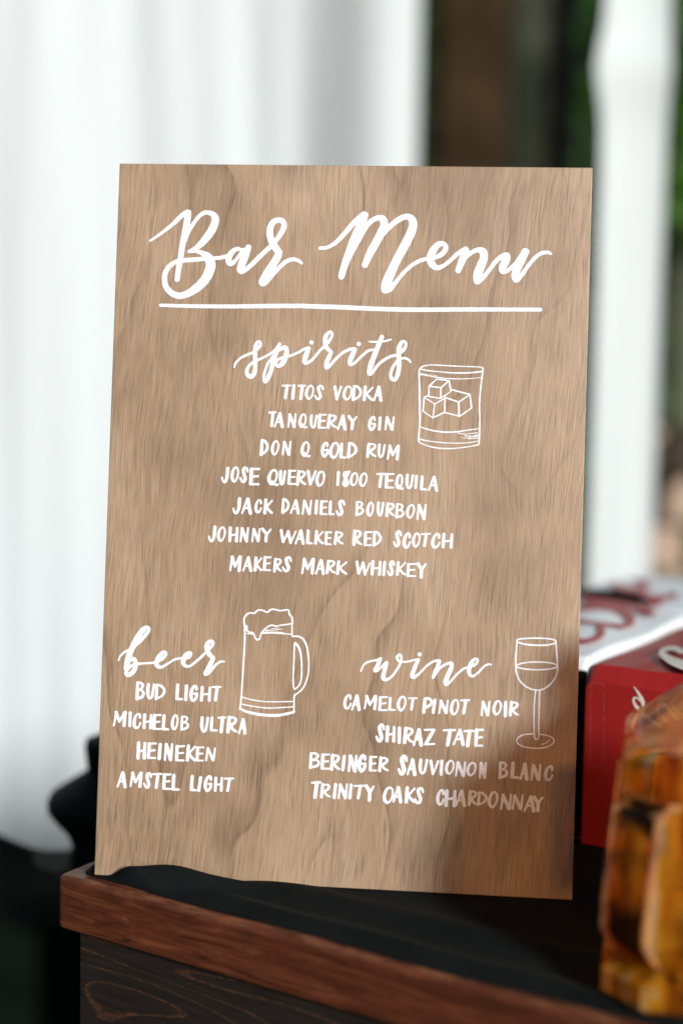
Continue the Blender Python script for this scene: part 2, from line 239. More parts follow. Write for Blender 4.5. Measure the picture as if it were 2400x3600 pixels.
'B3': [[261,861,24,260,765,23],[302,860,20,301,767,24],[262,808,15,301,814,15],[331,859,22,329,771,22],[330,860,14,374,863,14],[330,814,14,368,819,14],[329,769,14,373,770,14],[402,857,23,398,767,23],[441,856,19,435,761,15],[442,858,24,473,765,24],[480,863,15,475,768,19],[513,850,22,512,764,22],[512,850,13,559,854,13],[513,806,13,553,810,13],[512,761,13,558,762,13],[586,855,23,582,766,23],[627,852,14,605,825,14,589,805,14],[591,812,18,608,786,18,628,768,18],[646,848,20,645,769,20],[645,849,12,684,852,12],[646,808,12,679,812,12],[645,766,12,684,767,12],[712,844,15,704,769,12],[713,845,19,749,773,19],[759,850,12,752,775,15]],
'B4': [[133,575,14,149,626,14,162,665,18],[164,665,23,182,577,23],[146,607,14,176,612,14],[228,664,17,218,582,13],[228,666,22,249,609,17],[250,607,13,279,668,17],[283,669,22,279,584,22],[349,646,13,344,663,18,332,668,18,323,654,22,329,626,22,337,600,22,332,582,18,319,580,18,306,602,13],[362,665,13,417,669,13],[394,666,21,385,582,21],[436,665,22,435,578,22],[435,666,14,476,669,14],[436,621,14,471,625,14],[435,575,14,476,576,14],[498,664,22,495,577,22],[495,575,18,514,575,18,533,574,14],[617,662,22,615,578,22],[615,576,17,630,576,17,645,575,13],[672,657,21,663,575,21],[739,648,18,736,664,18,723,665,18,708,639,22,704,602,22,715,577,20,730,583,18,741,606,18,743,622,14],[725,619,14,743,622,14],[771,659,20,769,580,19],[809,660,16,808,582,20],[771,616,12,808,621,12],[826,658,12,884,662,12],[860,659,19,850,583,19]],
'W1': [[1619,1203,16,1617,1219,16,1606,1225,12,1591,1208,16,1583,1174,20,1589,1147,20,1603,1141,16,1615,1154,12,1622,1171,12],[1631,1134,14,1646,1184,14,1658,1221,18],[1660,1221,22,1676,1136,22],[1642,1165,14,1670,1170,14],[1723,1221,16,1711,1143,12],[1722,1222,20,1744,1168,16],[1744,1167,12,1775,1224,16],[1780,1225,20,1775,1145,20],[1809,1218,20,1806,1141,20],[1808,1219,12,1851,1222,12],[1808,1179,12,1845,1183,12],[1807,1138,12,1850,1139,12],[1872,1216,19,1869,1145,19],[1869,1143,15,1886,1143,15,1905,1142,11],[1950,1229,13,1933,1214,17,1923,1176,21,1932,1148,19,1947,1143,13,1963,1166,13,1969,1198,14,1963,1222,13,1950,1229,13],[1988,1220,11,2038,1223,11],[2017,1220,18,2008,1151,18],[2092,1221,22,2086,1137,22],[2092,1220,18,2114,1224,18,2134,1207,18,2126,1184,18,2098,1166,18],[2155,1215,20,2146,1138,20],[2193,1210,16,2185,1135,12],[2194,1212,20,2227,1138,20],[2236,1216,12,2229,1141,16],[2285,1222,13,2269,1207,17,2260,1167,22,2267,1138,19,2282,1132,13,2297,1156,13,2303,1190,14,2297,1215,13,2285,1222,13],[2317,1220,12,2372,1224,12],[2349,1220,20,2339,1141,20],[2458,1214,17,2451,1133,13],[2459,1215,21,2490,1136,21],[2498,1220,13,2492,1139,17],[2552,1226,12,2536,1212,16,2527,1174,20,2535,1147,18,2549,1142,12,2565,1164,12,2571,1196,14,2565,1219,12,2552,1226,12],[2600,1219,22,2600,1135,22],[2636,1221,21,2631,1141,21],[2635,1216,13,2657,1221,13,2674,1212,17,2666,1193,17,2641,1175,17],[2642,1179,17,2660,1155,17,2680,1145,13]],
'W2': [[1837,1018,15,1832,1038,20,1819,1044,20,1810,1027,25,1816,995,25,1824,966,25,1819,946,20,1806,943,20,1792,968,15],[1861,1033,23,1859,945,22],[1903,1033,18,1902,947,23],[1861,985,14,1902,990,14],[1936,1029,23,1937,939,23],[1977,1029,23,1971,940,23],[1975,1023,14,1999,1030,14,2017,1019,18,2010,997,18,1982,978,18],[1984,982,18,2002,956,18,2024,944,14],[2031,926,15,2045,982,15,2058,1023,20],[2060,1023,25,2076,928,25],[2042,961,15,2070,966,15],[2096,1025,13,2157,1029,13],[2152,1024,22,2107,939,22],[2101,933,13,2160,939,13],[2216,1027,14,2288,1032,14],[2257,1028,24,2244,937,24],[2281,941,14,2301,993,14,2317,1032,19],[2319,1032,23,2340,944,23],[2296,974,14,2332,979,14],[2346,1027,14,2403,1031,14],[2379,1028,24,2369,936,24],[2423,1037,24,2421,943,24],[2422,1038,15,2463,1041,15],[2422,989,15,2458,994,15],[2422,940,15,2462,941,15]],
'W3': [[1379,844,18,1377,754,20],[1378,844,14,1405,845,14,1422,832,18,1411,812,14,1388,803,14],[1388,803,14,1416,802,14,1430,786,18,1417,766,18,1378,754,14],[1454,838,22,1452,754,22],[1453,839,13,1494,842,13],[1453,795,13,1489,799,13],[1453,751,13,1494,752,13],[1517,837,23,1512,749,23],[1516,832,14,1538,838,14,1555,827,18,1548,806,18,1523,787,18],[1524,791,18,1542,765,18,1562,753,14],[1591,834,22,1584,749,22],[1629,835,19,1623,742,15],[1630,837,24,1661,746,24],[1668,842,15,1663,749,19],[1723,823,20,1719,841,20,1706,843,20,1691,814,25,1688,774,25,1699,747,22,1713,753,20,1725,778,20,1726,796,15],[1709,792,15,1726,796,15],[1760,837,21,1759,756,21],[1759,837,13,1796,840,13],[1760,795,13,1791,799,13],[1759,753,13,1796,754,13],[1824,835,21,1818,754,21],[1822,830,13,1846,836,13,1864,826,17,1856,807,17,1829,789,17],[1831,792,17,1849,769,17,1871,758,13],[1987,824,17,1981,845,22,1968,852,22,1958,834,28,1964,799,28,1973,767,28,1967,745,22,1954,742,22,1940,769,17],[1996,739,14,2011,792,14,2023,831,19],[2025,831,24,2042,741,24],[2007,772,14,2036,777,14],[2077,833,21,2074,783,21,2080,756,17,2091,751,17,2104,766,17,2116,833,17],[2141,829,20,2157,750,18],[2159,750,12,2187,830,16],[2210,831,21,2208,749,21],[2266,837,12,2250,823,16,2240,787,20,2248,761,18,2263,756,12,2279,778,12,2285,808,13,2279,831,12,2266,837,12],[2310,825,17,2302,743,13],[2312,827,21,2348,747,21],[2357,831,13,2350,750,17],[2403,830,12,2385,816,15,2374,782,19,2383,756,17,2399,752,12,2416,773,12,2423,802,13,2417,824,12,2403,830,12],[2457,827,18,2452,739,14],[2458,829,23,2482,742,23],[2487,833,14,2483,745,18],[2579,838,19,2578,745,21],[2578,838,14,2600,839,14,2613,826,19,2604,805,14,2586,796,14],[2586,796,14,2609,795,14,2620,778,19,2610,757,19,2578,745,14],[2657,840,23,2653,753,23],[2653,751,18,2673,751,18,2694,750,14],[2707,743,14,2720,796,14,2730,835,19],[2731,835,24,2746,745,24],[2717,776,14,2741,781,14],[2783,828,18,2775,741,14],[2785,830,23,2819,745,23],[2828,835,14,2822,748,18],[2902,808,17,2900,824,17,2888,830,13,2871,812,17,2862,778,21,2868,750,21,2884,744,17,2897,757,13,2906,775,13]],
'W4': [[1389,658,14,1445,663,14],[1422,659,24,1412,567,24],[1459,649,20,1453,571,20],[1458,644,12,1482,650,12,1501,640,16,1493,622,16,1465,604,16],[1466,608,16,1486,585,16,1508,575,12],[1541,653,21,1535,570,21],[1571,651,17,1563,568,13],[1572,653,21,1606,572,21],[1614,658,13,1608,575,17],[1641,654,21,1634,574,21],[1662,650,12,1727,655,12],[1700,651,20,1688,575,20],[1738,653,23,1759,618,23],[1783,652,14,1761,612,19],[1761,618,23,1759,565,23],[1884,650,14,1865,634,18,1853,592,23,1863,561,21,1880,555,14,1900,581,14,1907,617,15,1900,644,14,1884,650,14],[1912,562,14,1926,613,14,1939,651,18],[1941,652,23,1958,564,23],[1923,594,14,1952,599,14],[1997,653,23,1993,565,23],[2044,651,14,2019,623,14,2000,604,14],[2002,611,18,2022,585,18,2044,568,18],[2098,631,14,2092,649,18,2078,654,18,2067,639,23,2074,610,23,2083,585,23,2077,566,18,2062,564,18,2047,586,14],[2226,626,18,2224,643,18,2213,650,13,2199,631,18,2191,595,22,2197,567,22,2210,560,18,2222,573,13,2229,592,13],[2248,646,24,2245,554,23],[2299,646,19,2297,556,24],[2248,595,15,2297,601,15],[2308,558,14,2325,609,14,2339,648,19],[2341,648,23,2360,560,23],[2321,590,14,2353,595,14],[2395,649,21,2390,567,21],[2394,644,13,2414,650,13,2430,640,17,2423,621,17,2400,603,17],[2401,606,17,2417,582,17,2436,571,13],[2451,646,16,2448,570,19],[2451,646,12,2474,642,16,2496,619,16,2488,594,16,2467,577,12,2448,570,12],[2544,652,14,2526,636,18,2515,595,23,2523,565,20,2540,559,14,2558,584,14,2565,620,15,2558,645,14,2544,652,14],[2600,634,18,2591,549,14],[2601,636,22,2640,553,22],[2650,641,14,2643,556,18],[2673,633,17,2663,552,13],[2674,635,21,2712,556,21],[2723,640,13,2715,558,17],[2737,543,14,2757,595,14,2773,633,19],[2775,633,23,2795,546,23],[2752,575,14,2788,581,14],[2797,632,22,2820,600,22],[2847,632,13,2822,595,18],[2822,600,22,2819,550,22]],
'title': [[219,4117,14,274,4154,19,365,4227,26,420,4282,32,455,4306,35],[465,4304,42,460,4253,44,452,4196,44,437,4110,39,424,4004,38,414,3933,36,407,3869,35],[454,4118,17,470,4175,24,501,4232,25,533,4277,26,566,4303,28,600,4306,29,629,4294,38,644,4268,49,639,4230,51,620,4187,53,589,4141,50,552,4098,42,510,4065,29,478,4051,21],[477,4049,15,528,4053,24,572,4039,35,607,4012,58,624,3971,65,614,3918,64,585,3864,61,536,3814,56,480,3777,46,427,3762,42,373,3779,40,337,3818,38,325,3864,35,327,3903,35,346,3944,33,381,3975,31,419,3989,29,494,3997,31,573,4004,28,630,4009,25,680,4013,25,733,4025,28],[831,4061,22,799,4073,25,765,4056,35,742,4019,40,742,3986,38,761,3977,31,783,3996,24,809,4029,25,838,4066,31],[866,4083,39,851,4038,47,833,3988,51,819,3946,47,826,3928,38,853,3939,31,894,3975,31,942,4025,31,990,4072,31,1025,4104,29,1055,4146,32,1084,4194,35,1094,4231,36,1082,4258,35,1055,4264,35,1022,4249,39,1004,4210,43,1004,4168,44,1017,4125,46,1043,4083,47,1066,4056,43],[1066,4052,46,1056,4020,50,1022,3963,51,989,3910,50,966,3858,50,994,3865,31,1031,3910,28,1079,3964,28,1120,3998,28,1162,4010,26,1198,4000,24,1215,3987,19],[1331,4085,23,1375,4090,23,1427,4119,27,1483,4178,31,1544,4252,35,1606,4308,38],[1613,4303,46,1587,4232,58,1553,4136,67,1519,4051,54,1493,3977,46,1474,3905,42],[1574,4137,35,1609,4206,35,1649,4259,33,1696,4285,35,1729,4278,48,1738,4239,52,1717,4181,54,1685,4117,52,1652,4053,48,1623,3981,40],[1675,4101,38,1730,4181,35,1791,4245,35,1848,4286,38,1892,4296,38,1919,4273,50,1923,4231,54,1906,4178,58,1869,4099,58,1830,4024,56,1798,3950,58,1769,3876,63,1755,3823,44,1788,3829,38,1824,3872,27,1874,3936,25,1925,3984,25,1976,4014,27,2023,4027,25,2080,4039,29,2121,4065,33,2137,4100,31,2124,4124,29,2093,4121,38,2060,4086,46,2041,4038,50,2050,3996,46,2082,3970,35,2123,3982,27,2164,4014,25,2214,4062,29,2263,4096,27],[2268,4087,35,2256,4052,48,2239,4009,46,2220,3955,38],[2237,3999,27,2282,4057,29,2338,4087,31,2374,4076,50,2379,4033,52,2360,3980,56,2343,3927,54,2342,3886,38,2369,3902,31,2409,3949,27,2454,4013,29,2495,4049,31,2525,4055,40,2521,4024,50,2502,3984,48,2501,3953,35,2533,3960,27,2574,3994,27,2618,4052,33,2643,4080,48],[2640,4080,48,2617,4026,54,2590,3968,52,2581,3921,46,2592,3900,35,2622,3932,29,2661,3990,25,2701,4040,25,2741,4071,25,2782,4079,23,2803,4070,17]],
'underline': [[304,3698,21,469,3696,24,740,3698,26,1038,3706,29,1250,3710,29],[1240,3709,29,1367,3707,30,1472,3706,30,1682,3700,29,1934,3698,29,2308,3706,27,2746,3713,25]],
'spirits': [[800,3305,11,809,3332,15,841,3366,16,882,3387,18,919,3403,18,947,3426,21,966,3451,18,964,3472,16,950,3473,19,936,3452,26,931,3409,28,934,3360,28,936,3310,26,932,3269,29,912,3246,29,889,3256,28,884,3289,23,905,3326,19,941,3349,19,990,3373,16,1035,3399,16,1071,3432,18,1086,3457,21],[1089,3461,23,1077,3424,29,1054,3354,28,1042,3296,28,1023,3242,29,1005,3215,23,995,3231,18,998,3271,18,1016,3329,18,1044,3370,19,1071,3408,21,1104,3433,24,1128,3438,29,1137,3411,32,1130,3372,34,1111,3335,32,1087,3318,24,1070,3330,19,1081,3359,18,1122,3377,18,1163,3387,16,1211,3408,16,1252,3432,18,1280,3439,21],[1279,3437,26,1263,3391,34,1253,3352,28,1267,3342,23,1303,3363,18,1343,3413,18,1378,3451,18,1402,3477,21,1425,3517,19,1425,3540,16,1408,3543,21,1386,3516,29,1382,3480,29,1393,3447,29,1425,3414,24],[1295,3475,29],[1425,3412,23,1411,3382,29,1398,3345,31,1397,3314,26,1419,3329,21,1459,3375,19,1498,3412,19,1539,3434,21,1567,3438,23],[1576,3436,26,1561,3397,32,1546,3356,29,1552,3337,21,1582,3353,18,1622,3394,18,1661,3428,18,1694,3437,16],[1600,3471,29],[1747,3519,29,1728,3470,32,1703,3400,34,1681,3334,34,1674,3285,29,1694,3290,21,1721,3331,19,1761,3369,19,1809,3396,19,1853,3409,18,1889,3441,23,1902,3474,19,1895,3492,16,1875,3487,24,1860,3456,31,1858,3403,31,1862,3346,29,1859,3297,28,1842,3250,26,1817,3254,24,1811,3288,21,1827,3333,19,1858,3375,18,1891,3386,16,1919,3379,16,1934,3362,13],[1664,3488,10,1708,3487,13,1757,3491,13,1806,3504,11]],
'beer': [[110,1387,10,122,1418,13,152,1445,15,183,1463,17,226,1495,21,271,1545,24,301,1589,24,290,1607,24,264,1592,34,227,1535,38,189,1451,38,169,1389,38,156,1335,22],[165,1346,21,185,1386,22,207,1402,26,223,1378,29,218,1335,31,193,1304,31,171,1298,31,161,1315,22,174,1333,19,208,1363,19,270,1374,15,340,1382,15,392,1407,22,417,1435,21,415,1452,17,395,1448,24,370,1414,31,359,1379,31,371,1358,26,398,1357,19,437,1382,15,480,1408,15,523,1419,15,567,1424,21,583,1449,17,574,1457,17,555,1446,27,536,1412,33,534,1386,29,548,1370,22,577,1369,17,620,1403,17,662,1443,17,692,1477,19,717,1506,22,721,1527,21,706,1534,22,686,1515,31,684,1483,31,702,1449,31,727,1427,26],[727,1422,26,712,1389,31,690,1341,31,681,1323,27,706,1333,19,743,1381,17,773,1404,15,799,1407,12]],
'wine': [[1679,1380,10,1698,1422,12,1735,1445,13,1779,1454,15,1803,1464,22],[1800,1458,24,1782,1414,28,1768,1388,22,1784,1387,15,1810,1412,15,1842,1443,20],[1842,1439,24,1830,1389,28,1823,1345,28,1842,1332,20,1879,1356,16,1911,1403,16,1931,1447,16,1934,1482,16,1921,1494,16,1907,1478,20,1918,1455,16,1963,1450,13,2012,1463,13,2041,1469,17],[2043,1466,22,2024,1424,26,2007,1369,28,2018,1355,22,2052,1381,15,2099,1432,14,2142,1461,15,2174,1465,20],[2050,1501,27],[2177,1465,20,2164,1424,26,2147,1380,26,2139,1358,20],[2148,1371,15,2181,1419,15,2223,1448,17,2251,1452,24,2251,1422,28,2231,1372,30,2219,1329,30,2227,1316,17,2253,1341,15,2295,1391,15,2332,1422,14,2369,1435,15,2401,1449,17,2418,1475,15,2406,1487,15,2384,1471,24,2367,1432,28,2366,1394,24,2387,1376,17,2418,1396,14,2455,1437,14,2481,1454,13,2503,1455,10]],
'rocks': [[2003,3331,8,1994,3316,10,1991,3282,10,1996,3219,12,1999,3145,14,2002,3071,13,2006,3004,12,2004,2941,11,2002,2893,10,2000,2870,10,2008,2850,10,2033,2838,8,2077,2824,8,2133,2816,9,2199,2815,8,2262,2821,7,2317,2830,7,2364,2840,7,2381,2845,9,2385,2865,10,2386,2932,10,2385,3006,8,2380,3098,10,2382,3161,10,2387,3235,10,2393,3291,10,2395,3325,10,2390,3337,9],[2001,3326,9,2017,3337,8,2054,3345,7,2102,3346,8,2191,3343,8,2283,3341,7,2357,3340,7,2388,3337,8],[2003,3318,9,2044,3310,9,2118,3304,7,2192,3299,9,2266,3299,10,2339,3304,10,2387,3311,10],[1999,3285,10,2045,3278,8,2104,3268,7,2175,3262,7,2249,3261,7,2322,3265,5,2385,3272,5],[2004,3291,3,2045,3285,3,2104,3279,3],[2013,2947,7,2055,2935,9,2104,2925,10,2167,2919,10,2240,2923,10,2314,2936,8,2379,2946,7],[2250,2914,5,2296,2910,5,2375,2921,5],[2296,2899,6,2344,2898,6,2379,2908,7],[2264,2885,3,2315,2886,4,2377,2897,5],[2315,2880,4,2378,2885,6],[2007,2870,9,2058,2861,7,2132,2853,7,2206,2850,7,2279,2852,6,2334,2858,6,2378,2868,6],[2056,3209,10,2105,3256,8],[2105,3256,8,2183,3249,10],[2183,3249,9,2134,3202,10],[2134,3202,9,2056,3210,9],[2056,3208,9,2058,3144,9],[2058,3144,7,2133,3134,9],[2133,3200,9,2134,3135,10],[2183,3249,10,2196,3185,10],[2196,3179,7,2135,3135,8],[2053,3150,7,2029,3140,9],[2029,3140,10,2024,3049,10],[2024,3049,8,2088,3008,8],[2088,3008,8,2159,3045,10],[2160,3136,9,2161,3045,10],[2029,3138,8,2097,3097,8],[2097,3097,7,2158,3134,8],[2097,3095,8,2088,3008,8],[2197,3192,9,2318,3163,11],[2318,3163,8,2248,3112,9],[2248,3113,10,2160,3141,9],[2318,3163,10,2331,3077,10],[2331,3077,8,2259,3023,9],[2259,3023,9,2159,3044,9],[2248,3112,10,2254,3023,13]],
'mug': [[926,1638,15,918,1681,12,933,1712,12,958,1725,11,984,1724,11,1001,1740,11,1027,1746,11,1067,1734,11,1088,1750,11,1114,1753,12,1153,1746,10,1201,1753,10,1210,1726,11,1228,1705,12,1231,1667,12],[926,1638,10,939,1639,10,940,1613,10,954,1602,10,980,1597,10,994,1568,10,1007,1555,12,1023,1562,10,1032,1595,10,1053,1622,10,1074,1641,10,1100,1651,10,1126,1646,10,1160,1654,9,1195,1659,9,1229,1667,9],[926,1634,14,928,1539,12,925,1410,12,921,1289,11,918,1186,11,913,1117,12],[941,1592,7,976,1589,7],[1041,1597,9,1101,1602,10,1232,1598,7],[1058,1613,6,1118,1621,5,1170,1630,4],[1049,1604,5,1119,1609,4,1179,1607,4],[1066,1622,4,1152,1636,3],[1229,1667,10,1232,1585,10],[1232,1585,10,1275,1585,12,1306,1567,12,1329,1520,12,1345,1427,10,1343,1349,10,1328,1289,10,1304,1245,10,1262,1211,10],[1260,1211,10,1258,1183,10,1260,1115,10,1257,1097,12],[1251,1539,12,1249,1449,10,1248,1354,10,1249,1286,10,1259,1249,10,1290,1279,10,1301,1330,10,1298,1425,11,1287,1493,14,1269,1527,15,1251,1539,12],[920,1185,7,994,1168,8,1099,1161,7,1259,1170,8],[917,1139,8,996,1128,8,1100,1121,8,1260,1136,8],[911,1110,15,953,1093,17,1032,1078,19,1136,1075,19,1214,1089,17,1261,1104,15]],
'wglass': [[2661,1605,11,2669,1620,10,2722,1628,9,2808,1632,9,2872,1629,9,2902,1619,10,2894,1603,10,2841,1590,11,2766,1587,11,2702,1592,11,2661,1605,11],[2661,1605,11,2657,1540,10,2656,1475,10,2662,1411,10,2682,1363,10,2720,1327,10,2764,1308,10,2801,1305,10,2838,1316,10,2880,1350,10,2910,1399,10,2917,1443,10,2912,1517,11,2906,1582,12,2903,1614,11],[2661,1449,10,2684,1466,8,2748,1479,9,2833,1482,9,2898,1474,9,2914,1459,11,2888,1445,10,2813,1434,9,2739,1433,10,2685,1439,10,2661,1449,10],[2785,1303,9,2779,1222,9,2780,1115,9,2784,1030,9,2788,1003,10,2802,996,10,2813,1009,9,2811,1074,9,2810,1191,9,2809,1304,9],[2784,1030,9,2719,1021,9,2682,998,9,2679,971,9,2710,949,9,2764,940,10,2827,941,10,2880,957,9,2906,981,9,2903,1005,9,2868,1022,9,2816,1029,9],[2827,965,4,2858,974,7,2879,996,5]]}
CART = {
'red_top': [[1435,1135,40,1385,1145,46,1330,1115,42,1270,1108,36,1210,1128,42,1192,1158,46,1245,1205,60,1340,1255,80,1480,1300,100,1640,1320,90,1760,1290,60]],
'red_top_layout': [0.000116628,0.00024028,-0.354296,8.93294e-05,-0.000713264,0.844536,-1.44813e-05,0.000829634,1.0],
'red_front': [[341,1207,3,367,1177,13,394,1137,25,412,1096,29,417,1060,22],[386,1112,9,365,1131,12,344,1120,13,351,1088,18,385,1049,30,435,1009,30,487,980,23,543,954,19],[396,1027,26,373,1000,41,350,966,37,341,932,22,346,885,5],[436,1084,5,514,1010,6,563,971,5],[516,1133,6,551,1115,28,599,1075,32,655,1024,28],[551,1115,10,521,1094,17,513,1066,22,530,1032,22,575,999,19],[598,1121,9,667,1058,26,709,1025,26]],
'red_frame': [[38,1178,3,44,1193,3,66,1196,3,120,1194,3,132,1183,3],[132,1183,3,136,915,3,137,676,3,132,620,3],[38,1178,3,41,901,3,45,627,3],[45,620,3,85,609,3,130,610,3]],
'white_top': [[330,690,60,420,672,56,600,685,58,740,725,62,832,790,74,840,845,56,786,872,40,680,862,36,540,846,32,420,830,30,330,815,40],[500,850,20,550,890,56,572,950,76,530,1005,56,470,1022,46,400,1028,40,330,1010,40],[330,570,56,420,592,54,600,620,50,800,660,52,1030,738,60]],
'white_top_layout': [0.000113657,0.000242192,-0.336334,8.75875e-05,-0.00072057,0.794288,-1.44813e-05,0.000829634,1.0],
'white_top_far': [[690,420,16,760,450,46,880,485,56,1000,490,50,1050,445,50,1020,402,40,920,386,12],[960,480,40,1060,545,50,1180,575,54,1290,582,50,1340,545,46,1375,580,38],[1170,590,60,1225,635,50,1130,648,40]],
'far_layout': [0.00011551,0.000135999,-0.464334,9.14395e-05,-0.000941252,0.528288,-1.44813e-05,0.000829634,1.0]}

# ------------------------------------------------------------------ materials
BASE_LO, BASE_MID, BASE_HI = (0.245, 0.152, 0.085), (0.375, 0.246, 0.149), (0.450, 0.312, 0.201)
def mat_board():
    t = NT("stained_veneer")
    tc = t.coord()
    sep = t.N("ShaderNodeSeparateXYZ"); t.L(tc, sep.inputs[0])
    def warped(amount, sc, slope, loc=(0, 0, 0)):
        w = t.noise(t.coord(sc, loc=loc), 1.0, 2.0, 0.5)
        x = t.math('ADD', sep.outputs[0], t.math('MULTIPLY', t.math('SUBTRACT', w, 0.5), amount))
        x = t.math('ADD', x, t.math('MULTIPLY', sep.outputs[1], slope))
        c = t.N("ShaderNodeCombineXYZ"); t.L(x, c.inputs[0]); t.L(sep.outputs[1], c.inputs[1]); return c.outputs[0]
    wa = warped(0.022, (9, 5, 1), -0.05)
    wb = warped(0.10, (8, 6, 1), -0.03, (3, 1, 0))
    def mp(src, sc, loc=(0, 0, 0)):
        m = t.N("ShaderNodeMapping"); m.inputs["Scale"].default_value = sc; m.inputs["Location"].default_value = loc
        t.L(src, m.inputs[0]); return m.outputs[0]
    cloud = t.noise(t.coord((11, 7, 1)), 1.0, 3, 0.55)          # slow uneven stain
    cloud2 = t.noise(t.coord((30, 17, 1), loc=(2, 7, 0)), 1.0, 4, 0.6)
    fine = t.noise(mp(wa, (1350, 42, 1), (3, 1, 0)), 1.0, 3, 0.6)  # fine open grain
    mid = t.noise(mp(wa, (520, 9, 1), (1, 4, 0)), 1.0, 3, 0.6)
    pores = t.noise(mp(wa, (1100, 34, 1), (7, 5, 0)), 1.0, 2, 0.55)
    c = t.ramp(cloud, [(0.30, BASE_LO), (0.52, BASE_MID), (0.74, BASE_HI)])
    c = t.mix(0.45, c, t.ramp(cloud2, [(0.30, 0.78), (0.62, 1.05)]), 'MULTIPLY')
    c = t.mix(0.80, c, t.ramp(mid, [(0.28, 0.80), (0.55, 1.0), (0.78, 1.08)]), 'MULTIPLY')
    c = t.mix(1.0, c, t.ramp(fine, [(0.30, 0.60), (0.50, 1.0), (0.70, 1.18)]), 'MULTIPLY')
    pamt = t.ramp(t.noise(t.coord((13, 8, 1), loc=(8, 3, 0)), 1.0, 3), [(0.40, 0.03), (0.70, 0.55)])
    pm = t.ramp(pores, [(0.56, 0.0), (0.66, 1.0)])
    c = t.mix(t.math('MULTIPLY', pm, pamt), c, (0.060, 0.028, 0.012))
    # growth figure: thin contour lines of a slow, strongly drifting field
    ring = t.noise(mp(wb, (10, 1.25, 1), (2.9, 0.4, 0)), 1.0, 0.6, 0.4)
    rf = t.math('FRACT', t.math('MULTIPLY', ring, 10.0))
    rline = t.ramp(rf, [(0.0, 1.0), (0.04, 0.6), (0.15, 0.0), (0.98, 0.0), (1.0, 1.0)])
    rbrk = t.ramp(t.noise(mp(wa, (500, 45, 1)), 1.0, 2), [(0.36, 0.45), (0.60, 1.0)])
    rmask = t.ramp(t.noise(t.coord((9, 6, 1), loc=(5, 2, 0)), 1.0, 2), [(0.36, 0.15), (0.58, 1.0)])
    c = t.mix(t.math('MULTIPLY', t.math('MULTIPLY', rline, rbrk), t.math('MULTIPLY', rmask, 0.62)), c, (0.075, 0.036, 0.015))
    t.base(c, t.ramp(fine, [(0.3, 0.56), (0.7, 0.46)]), 0.5)
    t.b.inputs["IOR"].default_value = 1.75; t.b.inputs["Specular Tint"].default_value = (1.0, 0.90, 0.82, 1)                       # satin lacquer
    t.bump(fine, 0.10, 0.0004)
    return t.m

def mat_paint():
    t = NT("white_paint")
    f = t.noise(t.coord(), 260.0, 3)
    t.base(t.ramp(f, [(0.3, (0.76, 0.76, 0.78)), (0.7, (0.86, 0.86, 0.87))]), 0.5, 0.4); t.bump(f, 0.15, 0.0003)
    return t.m

def mat_trim():
    t = NT("red_brown_timber")
    v = t.coord((7, 45, 55)); g = t.noise(v, 2.4, 6, 0.7, 0.8)
    fine = t.noise(t.coord((30, 420, 420)), 1.0, 3, 0.6)
    c = t.ramp(g, [(0.28, (0.030, 0.007, 0.003)), (0.5, (0.095, 0.022, 0.008)), (0.75, (0.190, 0.056, 0.020))])
    c = t.mix(0.8, c, t.ramp(fine, [(0.25, 0.55), (0.6, 1.1)]), 'MULTIPLY')
    marks = t.ramp(t.noise(t.coord((55, 80, 110), loc=(1.3, 0, 0.2)), 1.0, 1), [(0.74, 0.0), (0.78, 1.0)])
    c = t.mix(t.math('MULTIPLY', marks, 0.8), c, (0.015, 0.007, 0.004))
    scuff = t.ramp(t.noise(t.coord((60, 60, 300), loc=(4.1, 2, 0.7)), 1.0, 2), [(0.755, 0.0), (0.775, 1.0)])
    c = t.mix(t.math('MULTIPLY', scuff, 0.75), c, (0.42, 0.27, 0.16))
    sep = t.N("ShaderNodeSeparateXYZ"); t.L(t.coord(), sep.inputs[0])     # finish rubbed off along both arrises
    dz = t.math('ABSOLUTE', t.math('SUBTRACT', sep.outputs[2], TZ - 0.0182))
    wear = t.math('MULTIPLY', t.ramp(t.math('MULTIPLY', dz, 50.0), [(0.72, 0.0), (0.90, 1.0)]), t.ramp(t.noise(t.coord((40, 160, 200)), 1.0, 4, 0.7), [(0.42, 0.0), (0.66, 1.0)]))
    c = t.mix(t.math('MULTIPLY', wear, 0.6), c, (0.30, 0.135, 0.058))
    t.base(c, t.ramp(g, [(0.3, 0.46), (0.7, 0.6)]), 0.35); t.bump(fine, 0.2, 0.0006)
    return t.m

def mat_panel():
    t = NT("charred_pine")
    field = t.noise(t.coord((3.4, 3.4, 19.0), loc=(0.3, 0, 1.7)), 1.0, 1.3, 0.4)
    fr = t.math('FRACT', t.math('MULTIPLY', field, 13.0))
    line = t.ramp(fr, [(0.0, 1.0), (0.05, 0.5), (0.11, 0.0), (0.96, 0.0), (1.0, 1.0)])
    br = t.ramp(t.noise(t.coord((240, 240, 500)), 1.0, 4, 0.7), [(0.40, 0.15), (0.60, 1.0)])
    g = t.noise(t.coord((30, 30, 300)), 1.0, 4, 0.6)
    c = t.ramp(g, [(0.3, (0.009, 0.006, 0.0042)), (0.7, (0.020, 0.0138, 0.0102))])
    c = t.mix(t.math('MULTIPLY', t.math('MULTIPLY', line, br), 0.62), c, (0.15, 0.058, 0.020))
    t.base(c, 0.55, 0.4); t.bump(g, 0.3, 0.0008)
    return t.m

